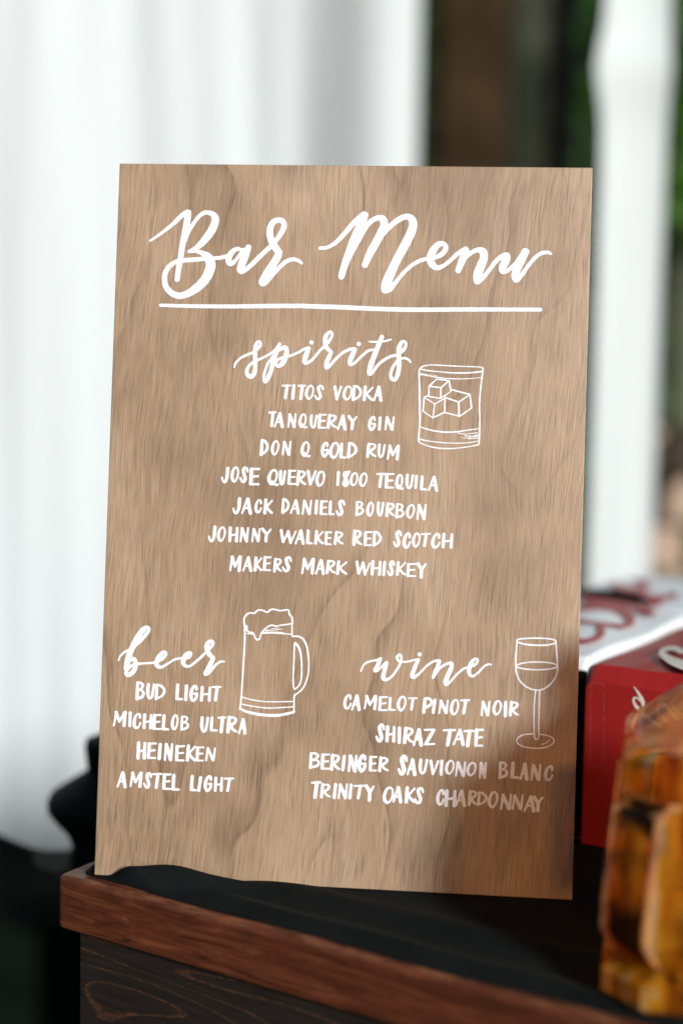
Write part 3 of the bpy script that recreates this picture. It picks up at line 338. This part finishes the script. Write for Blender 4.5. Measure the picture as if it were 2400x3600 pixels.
def mat_cloth():
    t = NT("black_cloth")
    w = t.noise(t.coord((900, 900, 900)), 1.0, 2)
    f = t.noise(t.coord(), 25.0, 3)
    c = t.ramp(f, [(0.3, (0.0050, 0.0066, 0.0064)), (0.7, (0.0085, 0.0110, 0.0105))])
    t.base(c, 0.9, 0.04); t.bump(w, 0.15, 0.0004)
    t.b.inputs["Sheen Weight"].default_value = 0.01; t.b.inputs["Sheen Roughness"].default_value = 0.5
    return t.m

def mat_card(name, c, rough, spec=0.5, coat=0.0):
    t = NT(name); f = t.noise(t.coord(), 14.0, 3); g = t.noise(t.coord((400, 400, 400)), 1.0, 2)
    t.base(t.ramp(f, [(0.3, tuple(x * .93 for x in c)), (0.7, tuple(min(1, x * 1.05) for x in c))]), rough, spec)
    t.bump(f, 0.35, 0.004); t.b.inputs["Coat Weight"].default_value = coat; t.b.inputs["Coat Roughness"].default_value = 0.25
    return t.m

def mat_amber(name, dark=0.45, tr=(1.0, 0.68, 0.31), seed=0.0, joints=False, pale=0.0, clear=0.52):
    """thick amber glass read as a tinted see-through body with a glowing scatter and a clear gloss"""
    t = NT(name)
    n1 = t.noise(t.coord((42, 42, 13), loc=(seed, 1.0, seed)), 1.0, 2, 0.5, 0.5)
    n2 = t.noise(t.coord((60, 60, 46), loc=(3, seed, 0)), 1.0, 1.5, 0.5)
    col = t.ramp(n1, [(0.32, (0.16, 0.040, 0.004)), (0.44, (0.72, 0.24, 0.010)), (0.56, (0.95, 0.46, 0.03)), (0.66, (0.98, 0.80, 0.50))])  # palest stop lays streaky highlights into the glass colour
    spots = t.ramp(n2, [(0.28, 1.0), (0.46, 0.0)])
    if pale: col = t.mix(pale, col, (0.95, 0.74, 0.46))
    if joints:                                   # dark nodes along each post
        sep = t.N("ShaderNodeSeparateXYZ"); t.L(t.coord(), sep.inputs[0])
        zz = t.math('ADD', sep.outputs[2], t.math('MULTIPLY', t.math('SUBTRACT', n2, 0.5), 0.03))
        nod = t.ramp(t.math('MULTIPLY', zz, 8.0), [(0.20, 0.0), (0.27, 0.9), (0.36, 0.9), (0.44, 0.0), (0.56, 0.0), (0.60, 0.45), (0.66, 0.0), (0.70, 0.0), (0.76, 1.0), (1.0, 1.0)])
        spots = t.math('MAXIMUM', t.math('MULTIPLY', spots, 0.5), nod)
    sp = t.math('MULTIPLY', spots, dark)
    col = t.mix(sp, col, (0.035, 0.015, 0.006))
    t.base(col, 0.10, 0.6)
    tl = t.N("ShaderNodeBsdfTranslucent"); t.L(col, tl.inputs[0])
    tp = t.N("ShaderNodeBsdfTransparent"); t.L(t.mix(sp, tr, (0.12, 0.05, 0.02)), tp.inputs[0])
    m1 = t.N("ShaderNodeMixShader"); m1.inputs[0].default_value = 0.45
    t.L(t.b.outputs[0], m1.inputs[1]); t.L(tl.outputs[0], m1.inputs[2])
    m2 = t.N("ShaderNodeMixShader"); m2.inputs[0].default_value = clear
    t.L(m1.outputs[0], m2.inputs[1]); t.L(tp.outputs[0], m2.inputs[2])
    t.L(m2.outputs[0], t.out.inputs[0]); t.bump(n1, 0.45, 0.005)
    return t.m

def mat_curtain(name, c=(0.84, 0.86, 0.86), trans=0.45):
    t = NT(name); f = t.noise(t.coord((500, 500, 500)), 1.0, 2)
    t.base(c, 0.9, 0.1)
    tl = t.N("ShaderNodeBsdfTranslucent"); tl.inputs[0].default_value = (*c, 1)
    m = t.N("ShaderNodeMixShader"); m.inputs[0].default_value = trans
    t.L(t.b.outputs[0], m.inputs[1]); t.L(tl.outputs[0], m.inputs[2]); t.L(m.outputs[0], t.out.inputs[0])
    return t.m

def mat_leaf(name, a, b, trans=0.3):
    t = NT(name); f = t.noise(t.coord(), 3.0, 3)
    c = t.ramp(f, [(0.35, a), (0.65, b)]); t.base(c, 0.5, 0.4)
    tl = t.N("ShaderNodeBsdfTranslucent"); t.L(c, tl.inputs[0])
    m = t.N("ShaderNodeMixShader"); m.inputs[0].default_value = trans
    t.L(t.b.outputs[0], m.inputs[1]); t.L(tl.outputs[0], m.inputs[2]); t.L(m.outputs[0], t.out.inputs[0])
    return t.m

def mat_stone():
    t = NT("mixed_stone"); v = t.coord((5.2, 5.2, 6.7)); n = t.N("ShaderNodeTexVoronoi"); n.inputs["Scale"].default_value = 1.0; t.L(v, n.inputs["Vector"])
    sp = t.N("ShaderNodeSeparateColor"); t.L(n.outputs["Color"], sp.inputs[0])
    t.base(t.ramp(sp.outputs[0], [(0.3, (0.03, 0.022, 0.016)), (0.62, (0.09, 0.062, 0.04)), (0.72, (0.42, 0.31, 0.22))]), 0.9, 0.2); return t.m

M_BOARD, M_PAINT, M_TRIM, M_PANEL, M_CLOTH = mat_board(), mat_paint(), mat_trim(), mat_panel(), mat_cloth()
M_PLY = simple("plywood_edge", (0.11, 0.065, 0.035), 0.7, 0.3, 0.25, 300)
M_RED = mat_card("red_card", (0.34, 0.016, 0.014), 0.42, 0.4, 0.0)
M_WHITE = mat_card("silver_white_card", (0.87, 0.92, 0.92), 0.42, 0.4, 0.0)
M_REDINK = simple("red_ink", (0.42, 0.018, 0.022), 0.4)
M_CREAM = simple("cream_ink", (0.74, 0.70, 0.62), 0.4)
M_PINK = simple("pale_pink_ink", (0.45, 0.13, 0.14), 0.45)
M_CURT = mat_curtain("white_voile", (0.775, 0.825, 0.82), 0.25); M_CURT2 = mat_curtain("white_drape", (0.77, 0.82, 0.81), 0.25)
M_DARKP = simple("dark_green_black_plastic", (0.004, 0.0065, 0.005), 0.7, 0.12, 0.2)
M_POST = simple("brown_timber", (0.034, 0.021, 0.011), 0.9, 0.05, 0.35, 6)
M_BLACK = simple("black_metal_and_dark_fill", (0.003, 0.003, 0.003), 0.9, 0.04)
M_TRUNK = simple("mossy_bark", (0.17, 0.175, 0.115), 0.9, 0.2, 0.35, 9)
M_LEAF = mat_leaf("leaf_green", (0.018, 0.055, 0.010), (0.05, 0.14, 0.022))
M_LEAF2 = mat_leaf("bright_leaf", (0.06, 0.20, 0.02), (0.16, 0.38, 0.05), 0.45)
M_GROUND = simple("packed_earth", (0.060, 0.052, 0.036), 0.95, 0.1, 0.3, 3)
M_FENCE = simple("dark_fence_boards", (0.022, 0.024, 0.015), 0.9, 0.1, 0.3, 5)
M_STONE = mat_stone()

# ------------------------------------------------------------------ setting
g = mesh("ground", [(-120, -60, 0), (120, -60, 0), (120, 180, 0), (-120, 180, 0)], [(0, 1, 2, 3)], M_GROUND)
tag(g, "dark packed earth around the bar", "ground", kind="structure")

# ------------------------------------------------------------------ bar counter: local x along the front edge, y away from the viewer
CX, CY, CA = -0.1815, 0.8376, R(-31.6)
bar = empty("bar_counter", (CX, CY, 0), CA)
tag(bar, "wooden bar counter with red-brown top edge and dark charred front boards", "bar counter")
bm = bmesh.new(); box(bm, 0, 1.55, 0, 0.85, TZ - 0.0365, TZ); bevel(bm, 0.004, 3)
from_bm("counter_top", bm, M_TRIM, bar)
bm = bmesh.new(); box(bm, 0.010, 1.540, 0.010, 0.036, 0.02, TZ - 0.037); bevel(bm, 0.0015, 1)
from_bm("front_panel", bm, M_PANEL, bar)
bm = bmesh.new(); box(bm, 0.010, 0.036, 0.0365, 0.84, 0.02, TZ - 0.037); bevel(bm, 0.0015, 1)
from_bm("side_panel", bm, M_PANEL, bar)
bm = bmesh.new(); box(bm, 1.514, 1.540, 0.0365, 0.84, 0.02, TZ - 0.037)
from_bm("side_panel", bm, M_PANEL, bar)
c_, s_ = math.cos(CA), math.sin(CA)
def to_bar(x, y):
    dx, dy = x - CX, y - CY
    return dx * c_ + dy * s_, -dx * s_ + dy * c_

# board frame
BW, BH, BT = 0.305, 0.305 * 1.516, 0.006
b_o = Vector((-0.1553, 0.8274, TZ + 0.0035)); b_x = Vector((0.99672767, -0.08018763, -0.0070628)).normalized()
b_y = Vector((0.01435189, 0.0906849, 0.99580333)); b_y = (b_y - b_x * b_y.dot(b_x)).normalized(); b_z = b_x.cross(b_y)

# black cloth on the bar top, gathered in front of the sign's left corner
def cloth_z(a, b):
    X, Y = CX + a * c_ - b * s_, CY + a * s_ + b * c_
    u = (X - b_o.x) * b_x.x + (Y - b_o.y) * b_x.y; d = -((X - b_o.x) * (-b_x.y) + (Y - b_o.y) * b_x.x)   # d: distance in front of the sign
    z = 0.0012 + 0.0004 * math.sin(a * 60 + b * 33) * math.sin(b * 70)
    ff = max(0.0, 1 - ((u - 0.028) / (0.095 if u > 0.028 else 0.05)) ** 2)
    z += 0.0125 * ff * math.exp(-((d - 0.011) / 0.0075) ** 2)
    fold = 0.0035 * math.sin(a * 9 + 0.5)
    z += 0.0034 * math.exp(-((b - 0.016 - fold - 0.012 * a) / 0.0075) ** 2) + 0.0030 * math.exp(-((b - 0.045 - 1.6 * fold - 0.05 * a) / 0.012) ** 2)
    z += 0.0035 * math.exp(-((a - 0.024) / 0.006) ** 2) * (0.6 + 0.4 * math.sin(b * 60))
    return z
NA, NB = 330, 150
vsx, fsx = [], []
a_list = [0.016 + 1.45 * (i / (NA - 1)) ** 1.6 for i in range(NA)]; b_list = [0.006 + 0.8 * (j / (NB - 1)) ** 1.7 for j in range(NB)]
for i, a in enumerate(a_list):
    for j, b in enumerate(b_list):
        bb = b + (0.004 * math.exp(-a / 0.02) + 0.0012 * math.sin(a * 40) + 0.001 * math.sin(a * 17)) * math.exp(-j / 8.0)
        aa = a + (0.003 * math.sin(b * 25) + 0.0015 * math.sin(b * 61)) * math.exp(-i / 8.0)
        vsx.append((aa, bb, TZ + cloth_z(aa, bb) * (1 if 0 < i < NA - 1 and 0 < j < NB - 1 else 0.05) + (0.0003)))
for i in range(NA - 1):
    for j in range(NB - 1):
        fsx.append((i * NB + j, (i + 1) * NB + j, (i + 1) * NB + j + 1, i * NB + j + 1))
cl = mesh("bar_cloth", vsx, fsx, M_CLOTH, None, True); cl.location = (CX, CY, 0); cl.rotation_euler = (0, 0, CA)
tag(cl, "black cloth spread over the bar top and gathered under the wooden sign", "cloth")

# ------------------------------------------------------------------ wooden sign
sign = empty("menu_board", mat=Matrix(((b_x.x, b_y.x, b_z.x, b_o.x), (b_x.y, b_y.y, b_z.y, b_o.y), (b_x.z, b_y.z, b_z.z, b_o.z), (0, 0, 0, 1))))
tag(sign, "upright wooden sign with white hand lettering of the drinks, leaning on the bar", "sign")
bm = bmesh.new(); box(bm, 0, BW, 0, BH, -BT, 0); bevel(bm, 0.0006, 2)
pb = from_bm("board_panel", bm, M_BOARD, sign); pb.data.materials.append(M_PLY)
for p in pb.data.polygons:
    if abs(p.normal.z) < 0.3: p.material_index = 1
bm = bmesh.new(); box(bm, BW * .5 - .02, BW * .5 + .02, 0.02, 0.30, -BT - 0.0065, -BT - 0.0003)
from_bm("rear_batten", bm, M_PLY, sign)
def paint(name, key, label=None, sd=0, cell=0.00028):
    o = stroke_mesh(name, BOARD[key], M_PAINT, sign, cell, 0.00015, None, 0.00006, sd)
    if label: o["label"] = label
paint("title_lettering", "title", "large white script heading across the top", 1, 0.00033)
paint("underline", "underline", "long white rule under the large heading", 2, 0.0004)
paint("heading_lettering", "spirits", "white script heading reading spirits", 3)
paint("heading_lettering", "beer", "white script heading reading beer", 4)
paint("heading_lettering", "wine", "white script heading reading wine", 5)
for k, lb in (("L1", "first line of capitals under the spirits heading"), ("L2", "line of capitals ending in GIN"), ("L3", "line of capitals ending in RUM"),
              ("L4", "line of capitals ending in TEQUILA"), ("L5", "line of capitals ending in BOURBON"), ("L6", "line of capitals ending in SCOTCH"),
              ("L7", "line of capitals ending in WHISKEY"), ("B1", "first line of capitals under the beer heading"), ("B2", "second line of capitals under the beer heading"),
              ("B3", "single word in capitals under the beer heading"), ("B4", "lowest line of capitals in the beer list"), ("W1", "line of capitals ending in PINOT NOIR"),
              ("W2", "short line of capitals starting with SHIRAZ"), ("W3", "line of capitals ending in BLANC"), ("W4", "line of capitals ending in CHARDONNAY")):
    paint("item_lettering", k, lb, len(k) + ord(k[1]))
paint("tumbler_drawing", "rocks", "white line drawing of a tumbler with three ice cubes", 7, 0.00025)
paint("mug_drawing", "mug", "white line drawing of a foaming beer mug", 8, 0.00025)
paint("wine_glass_drawing", "wglass", "white line drawing of a wine glass", 9, 0.00025)

# ------------------------------------------------------------------ drink cartons
E1 = Vector((0.82903757, -0.5591929, 0)).normalized(); E2 = Vector((0.47715876, 0.87881711, 0)).normalized(); EZ = Vector((0, 0, 1))
def carton(name, o, w, l, h, mat, chamfer=0.008, bulge=0.003, left=False):
    """local x along the end face, y along the length; rounded upper long edges and a turned front top edge"""
    e = empty(name, mat=Matrix(((E1.x, E2.x, 0, o[0]), (E1.y, E2.y, 0, o[1]), (0, 0, 1, TZ + 0.0045), (0, 0, 0, 1))))
    x0, x1 = (-w, 0.0) if left else (0.0, w)
    bm = bmesh.new(); NX, NY = 14, 26; rr = 0.004
    def ring(y, top_z, ins):
        pts = [(x0 + ins, y, 0.0)]
        pts += [(x0 + ins, y, top_z - rr), (x0 + ins + rr * .3, y, top_z - rr * .3)]
        for k in range(NX + 1):
            x = x0 + ins + rr + (w - 2 * ins - 2 * rr) * k / NX
            t = (x - x0) / w
            bl = bulge * 4 * t * (1 - t) * min(1, (y + .01) / .06) * min(1, (l - y + .01) / .06) + 0.0008 * math.sin(x * 90 + y * 37)
            pts.append((x, y, top_z + bl))
        pts += [(x1 - ins - rr * .3, y, top_z - rr * .3), (x1 - ins, y, top_z - rr), (x1 - ins, y, 0.0)]
        return [bm.verts.new(p) for p in pts]
    rings = [ring(0.0, h - chamfer, 0.0)]
    for j in range(NY + 1):
        y = chamfer * .9 + (l - 2 * chamfer * .9) * j / NY
        rings.append(ring(y, h, 0.0))
    rings.append(ring(l, h - chamfer, 0.0))
    for a, b in zip(rings[:-1], rings[1:]):
        for k in range(len(a) - 1): bm.faces.new((a[k], a[k + 1], b[k + 1], b[k]))
        bm.faces.new((a[-1], a[0], b[0], b[-1]))
    bm.faces.new(rings[0]); bm.faces.new(rings[-1][::-1])
    from_bm("carton_body", bm, mat, e)
    return e
RO = Vector((0.1730, 0.906, 0)); RH, WH = 0.1305 - 0.0045, 0.1345 - 0.0045
red = carton("drink_carton", RO, 0.262, 0.255, RH, M_RED, 0.011)
tag(red, "red drinks carton with cream script, beside the sign's right edge", "carton", "drinks cartons on the bar")
def tops(z): return (Vector((0, 0, z)), Vector((1, 0, 0)), Vector((0, 1, 0)), Vector((0, 0, 1)))
FR = (Vector((0, -0.0004, -0.0045)), Vector((1, 0, 0)), Vector((0, 0, 1)), Vector((0, -1, 0)))
stroke_mesh("script_letter", CART['red_top'], M_CREAM, red, 5.0, 0.0, tops(RH + 0.0040), 0.0, 0, 1.0, CART['red_top_layout'])
stroke_mesh("script_lettering", CART['red_front'], M_CREAM, red, 0.0003, 0.0, FR)
stroke_mesh("printed_outline", CART['red_frame'], M_PINK, red, 0.0003, 0.0, FR)
WO = RO - E1 * 0.0025 + E2 * 0.009
w1 = carton("drink_carton", WO, 0.131, 0.262, WH, M_WHITE, left=True)
tag(w1, "silver-white carton with red letters just behind the sign, touching the red carton", "carton", "drinks cartons on the bar")
bm = bmesh.new(); box(bm, -0.1308, -0.0002, -0.0012, -0.0004, 0.001, WH - 0.0088); from_bm("dark_gap_sheet", bm, M_BLACK, w1)  # black sheet added over the end so the gap beside the sign stays dark
stroke_mesh("printed_letters", CART['white_top'], M_REDINK, w1, 5.0, 0.0, tops(WH + 0.0040), 0.0, 0, 1.0, CART['white_top_layout'])
WO2 = WO + E2 * 0.266
w2 = carton("drink_carton", WO2 + E1 * 0.128, 0.262, 0.262, WH, M_WHITE, left=True)
tag(w2, "silver-white carton with a dark hand slot, farthest back on the bar", "carton", "drinks cartons on the bar")
stroke_mesh("printed_letters", CART['white_top_far'], M_REDINK, w2, 5.0, 0.0, tops(WH + 0.0040), 0.0, 0, 1.0, CART['far_layout'])
# hand slot: flat black leaf shape on the far lid, painted for its dark inside
Q = np.array(CART['far_layout']).reshape(3, 3); sl = []
for k in range(32):
    a = 2 * math.pi * k / 32; sx = 770 + 365 * math.cos(a); q = Q @ np.array((sx, 572 + 0.15 * (sx - 770) + 46 * math.sin(a) - 14 * math.sin(a) ** 2, 1.0))
    sl.append((q[0] / q[2], q[1] / q[2], WH + 0.0048))
mesh("hand_slot", sl, [tuple(range(32))], M_BLACK, w2)

# ------------------------------------------------------------------ amber glass jar at the front right
def oct_ring(hw, ch, z, ridge=0.0, nper=6):
    """square of half width hw with its corners cut by ch, each corner post swelling by ridge"""
    P_ = []
    c8 = [(hw, -hw + ch), (hw, hw - ch), (hw - ch, hw), (-hw + ch, hw), (-hw, hw - ch), (-hw, -hw + ch), (-hw + ch, -hw), (hw - ch, -hw)]
    for k in range(8):
        a, b = c8[k], c8[(k + 1) % 8]
        for i in range(nper):
            t = i / nper; w = 1 + ridge * math.exp(-(min(t, 1 - t) / 0.16) ** 2)
            P_.append(((a[0] + t * (b[0] - a[0])) * w, (a[1] + t * (b[1] - a[1])) * w, z))
    return P_
def glass_part(name, levels, mat, parent):
    vs_, fs = [], []
    for lv in levels: vs_ += oct_ring(*lv)
    n = len(vs_) // len(levels)
    for i in range(len(levels) - 1):
        for k in range(n): fs.append((i * n + k, i * n + (k + 1) % n, (i + 1) * n + (k + 1) % n, (i + 1) * n + k))
    if name == "base_ring": fs.append(tuple(range(n))[::-1])                 # one hollow vessel: only foot and lid knob are closed
    if name == "lid": fs.append(tuple(range((len(levels) - 1) * n, len(levels) * n)))
    return mesh(name, vs_, fs, mat, parent, False)
jar = empty("glass_jar", (0.222, 0.696, TZ + 0.0035), R(-13))
tag(jar, "faceted amber glass jar with a domed lid, blurred at the right front", "glass jar")
MA, MB_, MC = mat_amber("amber_glass", 0.45, seed=0.7), mat_amber("amber_glass_rim", 0.4, seed=4.2), mat_amber("amber_glass_lid", 1.0, (1.0, 0.64, 0.28), 8.1, pale=0.45, clear=0.5)
M_POSTG = mat_amber("amber_glass_post", 1.0, seed=2.3, joints=True); M_RIB = mat_amber("amber_glass_rib", 0.55, (1.0, 0.75, 0.4), 5.5, pale=0.55)
glass_part("base_ring", [(0.068, 0.018, 0.0, 0.0), (0.0735, 0.020, 0.004, 0.0), (0.0735, 0.020, 0.015, 0.0), (0.067, 0.020, 0.0195, 0.0), (0.0645, 0.020, 0.0215, 0.0)], MB_, jar)
BODY = [(0.0640, 0.020, 0.0216, 0.0), (0.0690, 0.021, 0.027, 0.0), (0.0730, 0.021, 0.036, 0.0), (0.0725, 0.021, 0.052, 0.0), (0.0705, 0.021, 0.075, 0.0), (0.0690, 0.021, 0.092, 0.0), (0.0682, 0.021, 0.1005, 0.0), (0.0610, 0.018, 0.103, 0.0), (0.0605, 0.018, 0.106, 0.0)]
glass_part("jar_body", BODY, MA, jar)
def swept(name, path, r, mat, wob, sd, flat=1.0, turn=0.0, n=10):
    vs_, fs = [], []
    for i, (x, y, z) in enumerate(path):
        q = 1 + wob * math.sin(i * 1.9 + sd) + wob * .6 * math.sin(i * 0.8 + 2 * sd)
        for k in range(n):
            a = 2 * math.pi * k / n; u, v = r * q * math.cos(a) * flat, r * q * math.sin(a)
            vs_.append((x + u * math.cos(turn) - v * math.sin(turn), y + u * math.sin(turn) + v * math.cos(turn), z))
    m = len(path)
    for i in range(m - 1):
        for k in range(n): fs.append((i * n + k, i * n + (k + 1) % n, (i + 1) * n + (k + 1) % n, (i + 1) * n + k))
    fs.append(tuple(range(n))[::-1]); fs.append(tuple((m - 1) * n + k for k in range(n)))
    return mesh(name, vs_, fs, mat, jar, True)
def body_hw(z):
    for (h0, c0, z0, _), (h1, c1, z1, _) in zip(BODY[:-1], BODY[1:]):
        if z0 <= z <= z1: return h0 + (h1 - h0) * (z - z0) / (z1 - z0), c0 + (c1 - c0) * (z - z0) / (z1 - z0)
    return BODY[-1][0], BODY[-1][1]
zs = [0.024 + 0.079 * i / 22 for i in range(23)]
for q in range(4):
    s1, s2 = ((-1, -1), (1, -1), (1, 1), (-1, 1))[q]
    pth = []
    for z in zs:
        h, c = body_hw(z); pth.append((s1 * (h - c / 2 - .0006), s2 * (h - c / 2 - .0006), z))
    swept("corner_post", pth, 0.0118, M_POSTG, 0.04, q + .5, 0.34, math.atan2(s2, s1), 14)
    for (ax, ay) in ((1, 0), (0, 1)):
        pth = []
        for z in zs:
            h, c = body_hw(z); pth.append((s1 * (h - c * ax), s2 * (h - c * ay), z))
        swept("edge_rib", pth, 0.0022, M_RIB, 0.04, q + ax * 2.2)
glass_part("collar", [(0.0610, 0.018, 0.1061, 0.0), (0.0655, 0.019, 0.1085, 0.0), (0.0660, 0.019, 0.117, 0.0), (0.0660, 0.019, 0.126, 0.0), (0.0610, 0.018, 0.131, 0.0)], MB_, jar)
glass_part("lid", [(0.0600, 0.018, 0.1311, 0.0), (0.0570, 0.018, 0.134, 0.0), (0.037, 0.015, 0.150, 0.03), (0.027, 0.011, 0.160, 0.03), (0.019, 0.008, 0.168, 0.0), (0.017, 0.007, 0.173, 0.0), (0.024, 0.010, 0.184, 0.0), (0.021, 0.009, 0.197, 0.0), (0.010, 0.004, 0.206, 0.0)], MC, jar)  # wide upper knob is unseen, shaped to raise the jar's shadow on the sign

# ------------------------------------------------------------------ behind the bar, left: dark pot on a black-draped side table
st = empty("side_table", (-0.515, 1.05, 0.142), R(0))
tag(st, "low side table under a black cloth, behind the left end of the bar", "table")
bm = bmesh.new(); box(bm, -0.36, 0.36, -0.11, 0.11, 0.795, 0.815)
from_bm("table_top", bm, M_DARKP, st)
for sx in (-1, 1):
    for sy in (-1, 1):
        bm = bmesh.new(); box(bm, sx * .32 - .02, sx * .32 + .02, sy * .08 - .02, sy * .08 + .02, -0.142, 0.795); from_bm("leg", bm, M_DARKP, st)
vsx, fsx = [], []; N1, N2 = 60, 50
for i in range(N1):
    for j in range(N2):
        u, v = -0.56 + 1.12 * i / (N1 - 1), -0.30 + 0.60 * j / (N2 - 1)
        ox, oy = max(0, abs(u) - 0.368), max(0, abs(v) - 0.118); drop = math.hypot(ox, oy) * 3.0
        x = max(-0.372, min(0.372, u)) + math.copysign(0.012 * min(1, drop * 3), u) * (ox > 0) * (1 + 0.5 * math.sin(v * 40))
        y = max(-0.122, min(0.122, v)) + math.copysign(0.012 * min(1, drop * 3), v) * (oy > 0) * (1 + 0.5 * math.sin(u * 40))
        z = 0.8165 + 0.016 * (math.sin(u * 15 + 1.0) + 0.6 * math.sin(u * 37 + v * 11)) * (0.6 + 0.4 * math.sin(v * 17)) + 0.020 - min(0.70, drop)
        vsx.append((x, y, z))
for i in range(N1 - 1):
    for j in range(N2 - 1): fsx.append((i * N2 + j, (i + 1) * N2 + j, (i + 1) * N2 + j + 1, i * N2 + j + 1))
M_CLOTH2 = simple("dark_green_cloth", (0.0035, 0.0065, 0.0045), 0.95, 0.03, 0.5, 9)
dc = mesh("table_cloth", vsx, fsx, M_CLOTH2, None, True); dc.location = st.location; dc.rotation_euler = st.rotation_euler
tag(dc, "long black cloth draped over the side table at the lower left", "cloth")
pot = empty("lidded_pot", (-0.1820, 1.100, 0.9706)); pot.scale = (0.733, 0.733, 0.733); tag(pot, "squat dark green-black pot with a narrow capped neck, half hidden by the sign", "pot")
lathe("pot_body", [(0.040, 0.0), (0.062, 0.004), (0.058, 0.018), (0.064, 0.035), (0.079, 0.052), (0.0865, 0.062), (0.0868, 0.072), (0.083, 0.079), (0.066, 0.090), (0.046, 0.103), (0.040, 0.109)], M_DARKP, pot)
lathe("pot_cap", [(0.038, 0.1092), (0.042, 0.112), (0.0445, 0.135), (0.043, 0.142), (0.030, 0.146), (0.006, 0.149)], M_DARKP, pot)

# ------------------------------------------------------------------ curtain, drape and what shows in the gap
def drape(name, x0, x1, y, z0, z1, mat, waves, amp, seed, n=260, extra=None, nz=26):
    rnd = random.Random(seed); comps = [(rnd.uniform(.5, 1.5) * waves, rnd.uniform(0, 6.28), rnd.uniform(.5, 1)) for _ in range(5)]
    comps += [(rnd.uniform(2.2, 4.2) * waves, rnd.uniform(0, 6.28), rnd.uniform(.12, .28)) for _ in range(4)]
    vs_, fs = [], []
    for i in range(n):
        t = i / (n - 1); x = x0 + (x1 - x0) * t
        for k in range(nz):
            q = k / (nz - 1); z = z0 + (z1 - z0) * q
            w = sum(a * math.sin(f * (x + 0.05 * math.sin(z * 1.1 + f)) + p + 0.7 * math.sin(z * 1.5 + p * 3)) for f, p, a in comps) / 2.2
            dx, dy = extra(t, z) if extra else (0, 0)
            vs_.append((x + dx, y + amp * w + dy, z))
    for i in range(n - 1):
        for k in range(nz - 1): fs.append((i * nz + k, (i + 1) * nz + k, (i + 1) * nz + k + 1, i * nz + k + 1))
    return mesh(name, vs_, fs, mat, None, True)
cu = drape("curtain", -2.1, 0.178, 3.4, 0.02, 3.9, M_CURT, 12.5, 0.028, 4, n=420, extra=lambda t, z: (0, -0.36 * (1 - t)))
tag(cu, "wide sheer white curtain in soft folds filling the left background", "curtain")
def tied(t, z):
    b = math.exp(-((z - 1.985) / 0.06) ** 2)
    return (-0.018 * b * (1 - t), -0.02 * b)
dr = drape("curtain", 0.455, 0.572, 2.4, 0.02, 3.2, M_CURT2, 26, 0.006, 9, n=70, extra=tied, nz=90)
tag(dr, "narrow gathered white drape with a bulge, right of the dark gap", "curtain")
bm = bmesh.new(); box(bm, 0.250, 0.440, 3.65, 3.77, 0, 4.0); bevel(bm, 0.004, 2); po = from_bm("timber_post", bm, M_POST)
tag(po, "thick dark brown timber post in the gap between the curtains", "post")
bm = bmesh.new(); box(bm, 0.565, 0.622, 3.7, 3.75, 0, 4.0); bevel(bm, 0.004, 2); po = from_bm("metal_post", bm, M_BLACK)
tag(po, "slim black post beside the narrow white drape", "post")
tr = empty("tree", (0.696, 5.0, 0)); tag(tr, "mossy grey-green tree trunk behind the timber post", "tree")
prof = [(0.14, 0.0), (0.105, 0.25), (0.098, 0.8), (0.092, 1.6), (0.088, 2.6), (0.08, 4.2)]
lathe("trunk", prof, M_TRUNK, tr, 24)
def leaves(name, n, cx, cy, cz, rx, ry, rz, size, mat, parent, seed, boxy=False):
    rnd = random.Random(seed); vs_, fs = [], []
    for i in range(n):
        while True:
            p = Vector((rnd.uniform(-1, 1), rnd.uniform(-1, 1), rnd.uniform(-1, 1)))
            if boxy or p.length < 1: break
        c = Vector((cx + p.x * rx, cy + p.y * ry, cz + p.z * rz)); s = size * rnd.uniform(.6, 1.3)
        a = Vector((rnd.gauss(0, 1), rnd.gauss(0, 1), rnd.gauss(0, 1))).normalized(); b = a.cross(Vector((rnd.gauss(0, 1), rnd.gauss(0, 1), rnd.gauss(0, 1)))).normalized()
        k = len(vs_); vs_ += [c - a * s, c + b * s * .45, c + a * s, c - b * s * .45]; fs.append((k, k + 1, k + 2, k + 3))
    return mesh(name, vs_, fs, mat, parent)
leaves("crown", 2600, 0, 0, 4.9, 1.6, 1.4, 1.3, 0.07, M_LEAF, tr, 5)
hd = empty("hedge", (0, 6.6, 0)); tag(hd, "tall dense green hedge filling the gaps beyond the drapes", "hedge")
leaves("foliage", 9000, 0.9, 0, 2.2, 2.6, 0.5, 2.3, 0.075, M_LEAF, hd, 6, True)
fe = empty("backing_fence", (0, 7.4, 0)); tag(fe, "dark close-boarded fence added behind the hedge to hide bright sky", "fence")  # added dark backing, stops bright sky showing between the leaves
bm = bmesh.new()
for k in range(46): box(bm, -2.6 + k * .15, -2.6 + k * .15 + .143, 0, .025, 0, 5.2)
from_bm("boards", bm, M_FENCE, fe)
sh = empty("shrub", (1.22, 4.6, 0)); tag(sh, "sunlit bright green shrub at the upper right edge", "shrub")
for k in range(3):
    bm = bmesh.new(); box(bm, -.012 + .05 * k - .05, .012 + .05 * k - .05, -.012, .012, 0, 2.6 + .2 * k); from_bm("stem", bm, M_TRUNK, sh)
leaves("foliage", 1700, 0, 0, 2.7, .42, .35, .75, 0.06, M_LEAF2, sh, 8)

# small tan objects low behind the narrow drape
sw = empty("stone_wall", (1.25, 4.1, 0)); tag(sw, "low wall of pale tan stones behind the narrow drape", "wall")
rnd = random.Random(3); bm = bmesh.new()
for row in range(9):
    for k in range(6):
        x = -0.35 + k * .19 + (row % 2) * .09; z = row * .15; box(bm, x, x + .175 * rnd.uniform(.8, 1), -.09 - rnd.uniform(0, .03), .09, z, z + .14)
bevel(bm, .02, 2); from_bm("stones", bm, M_STONE, sw)
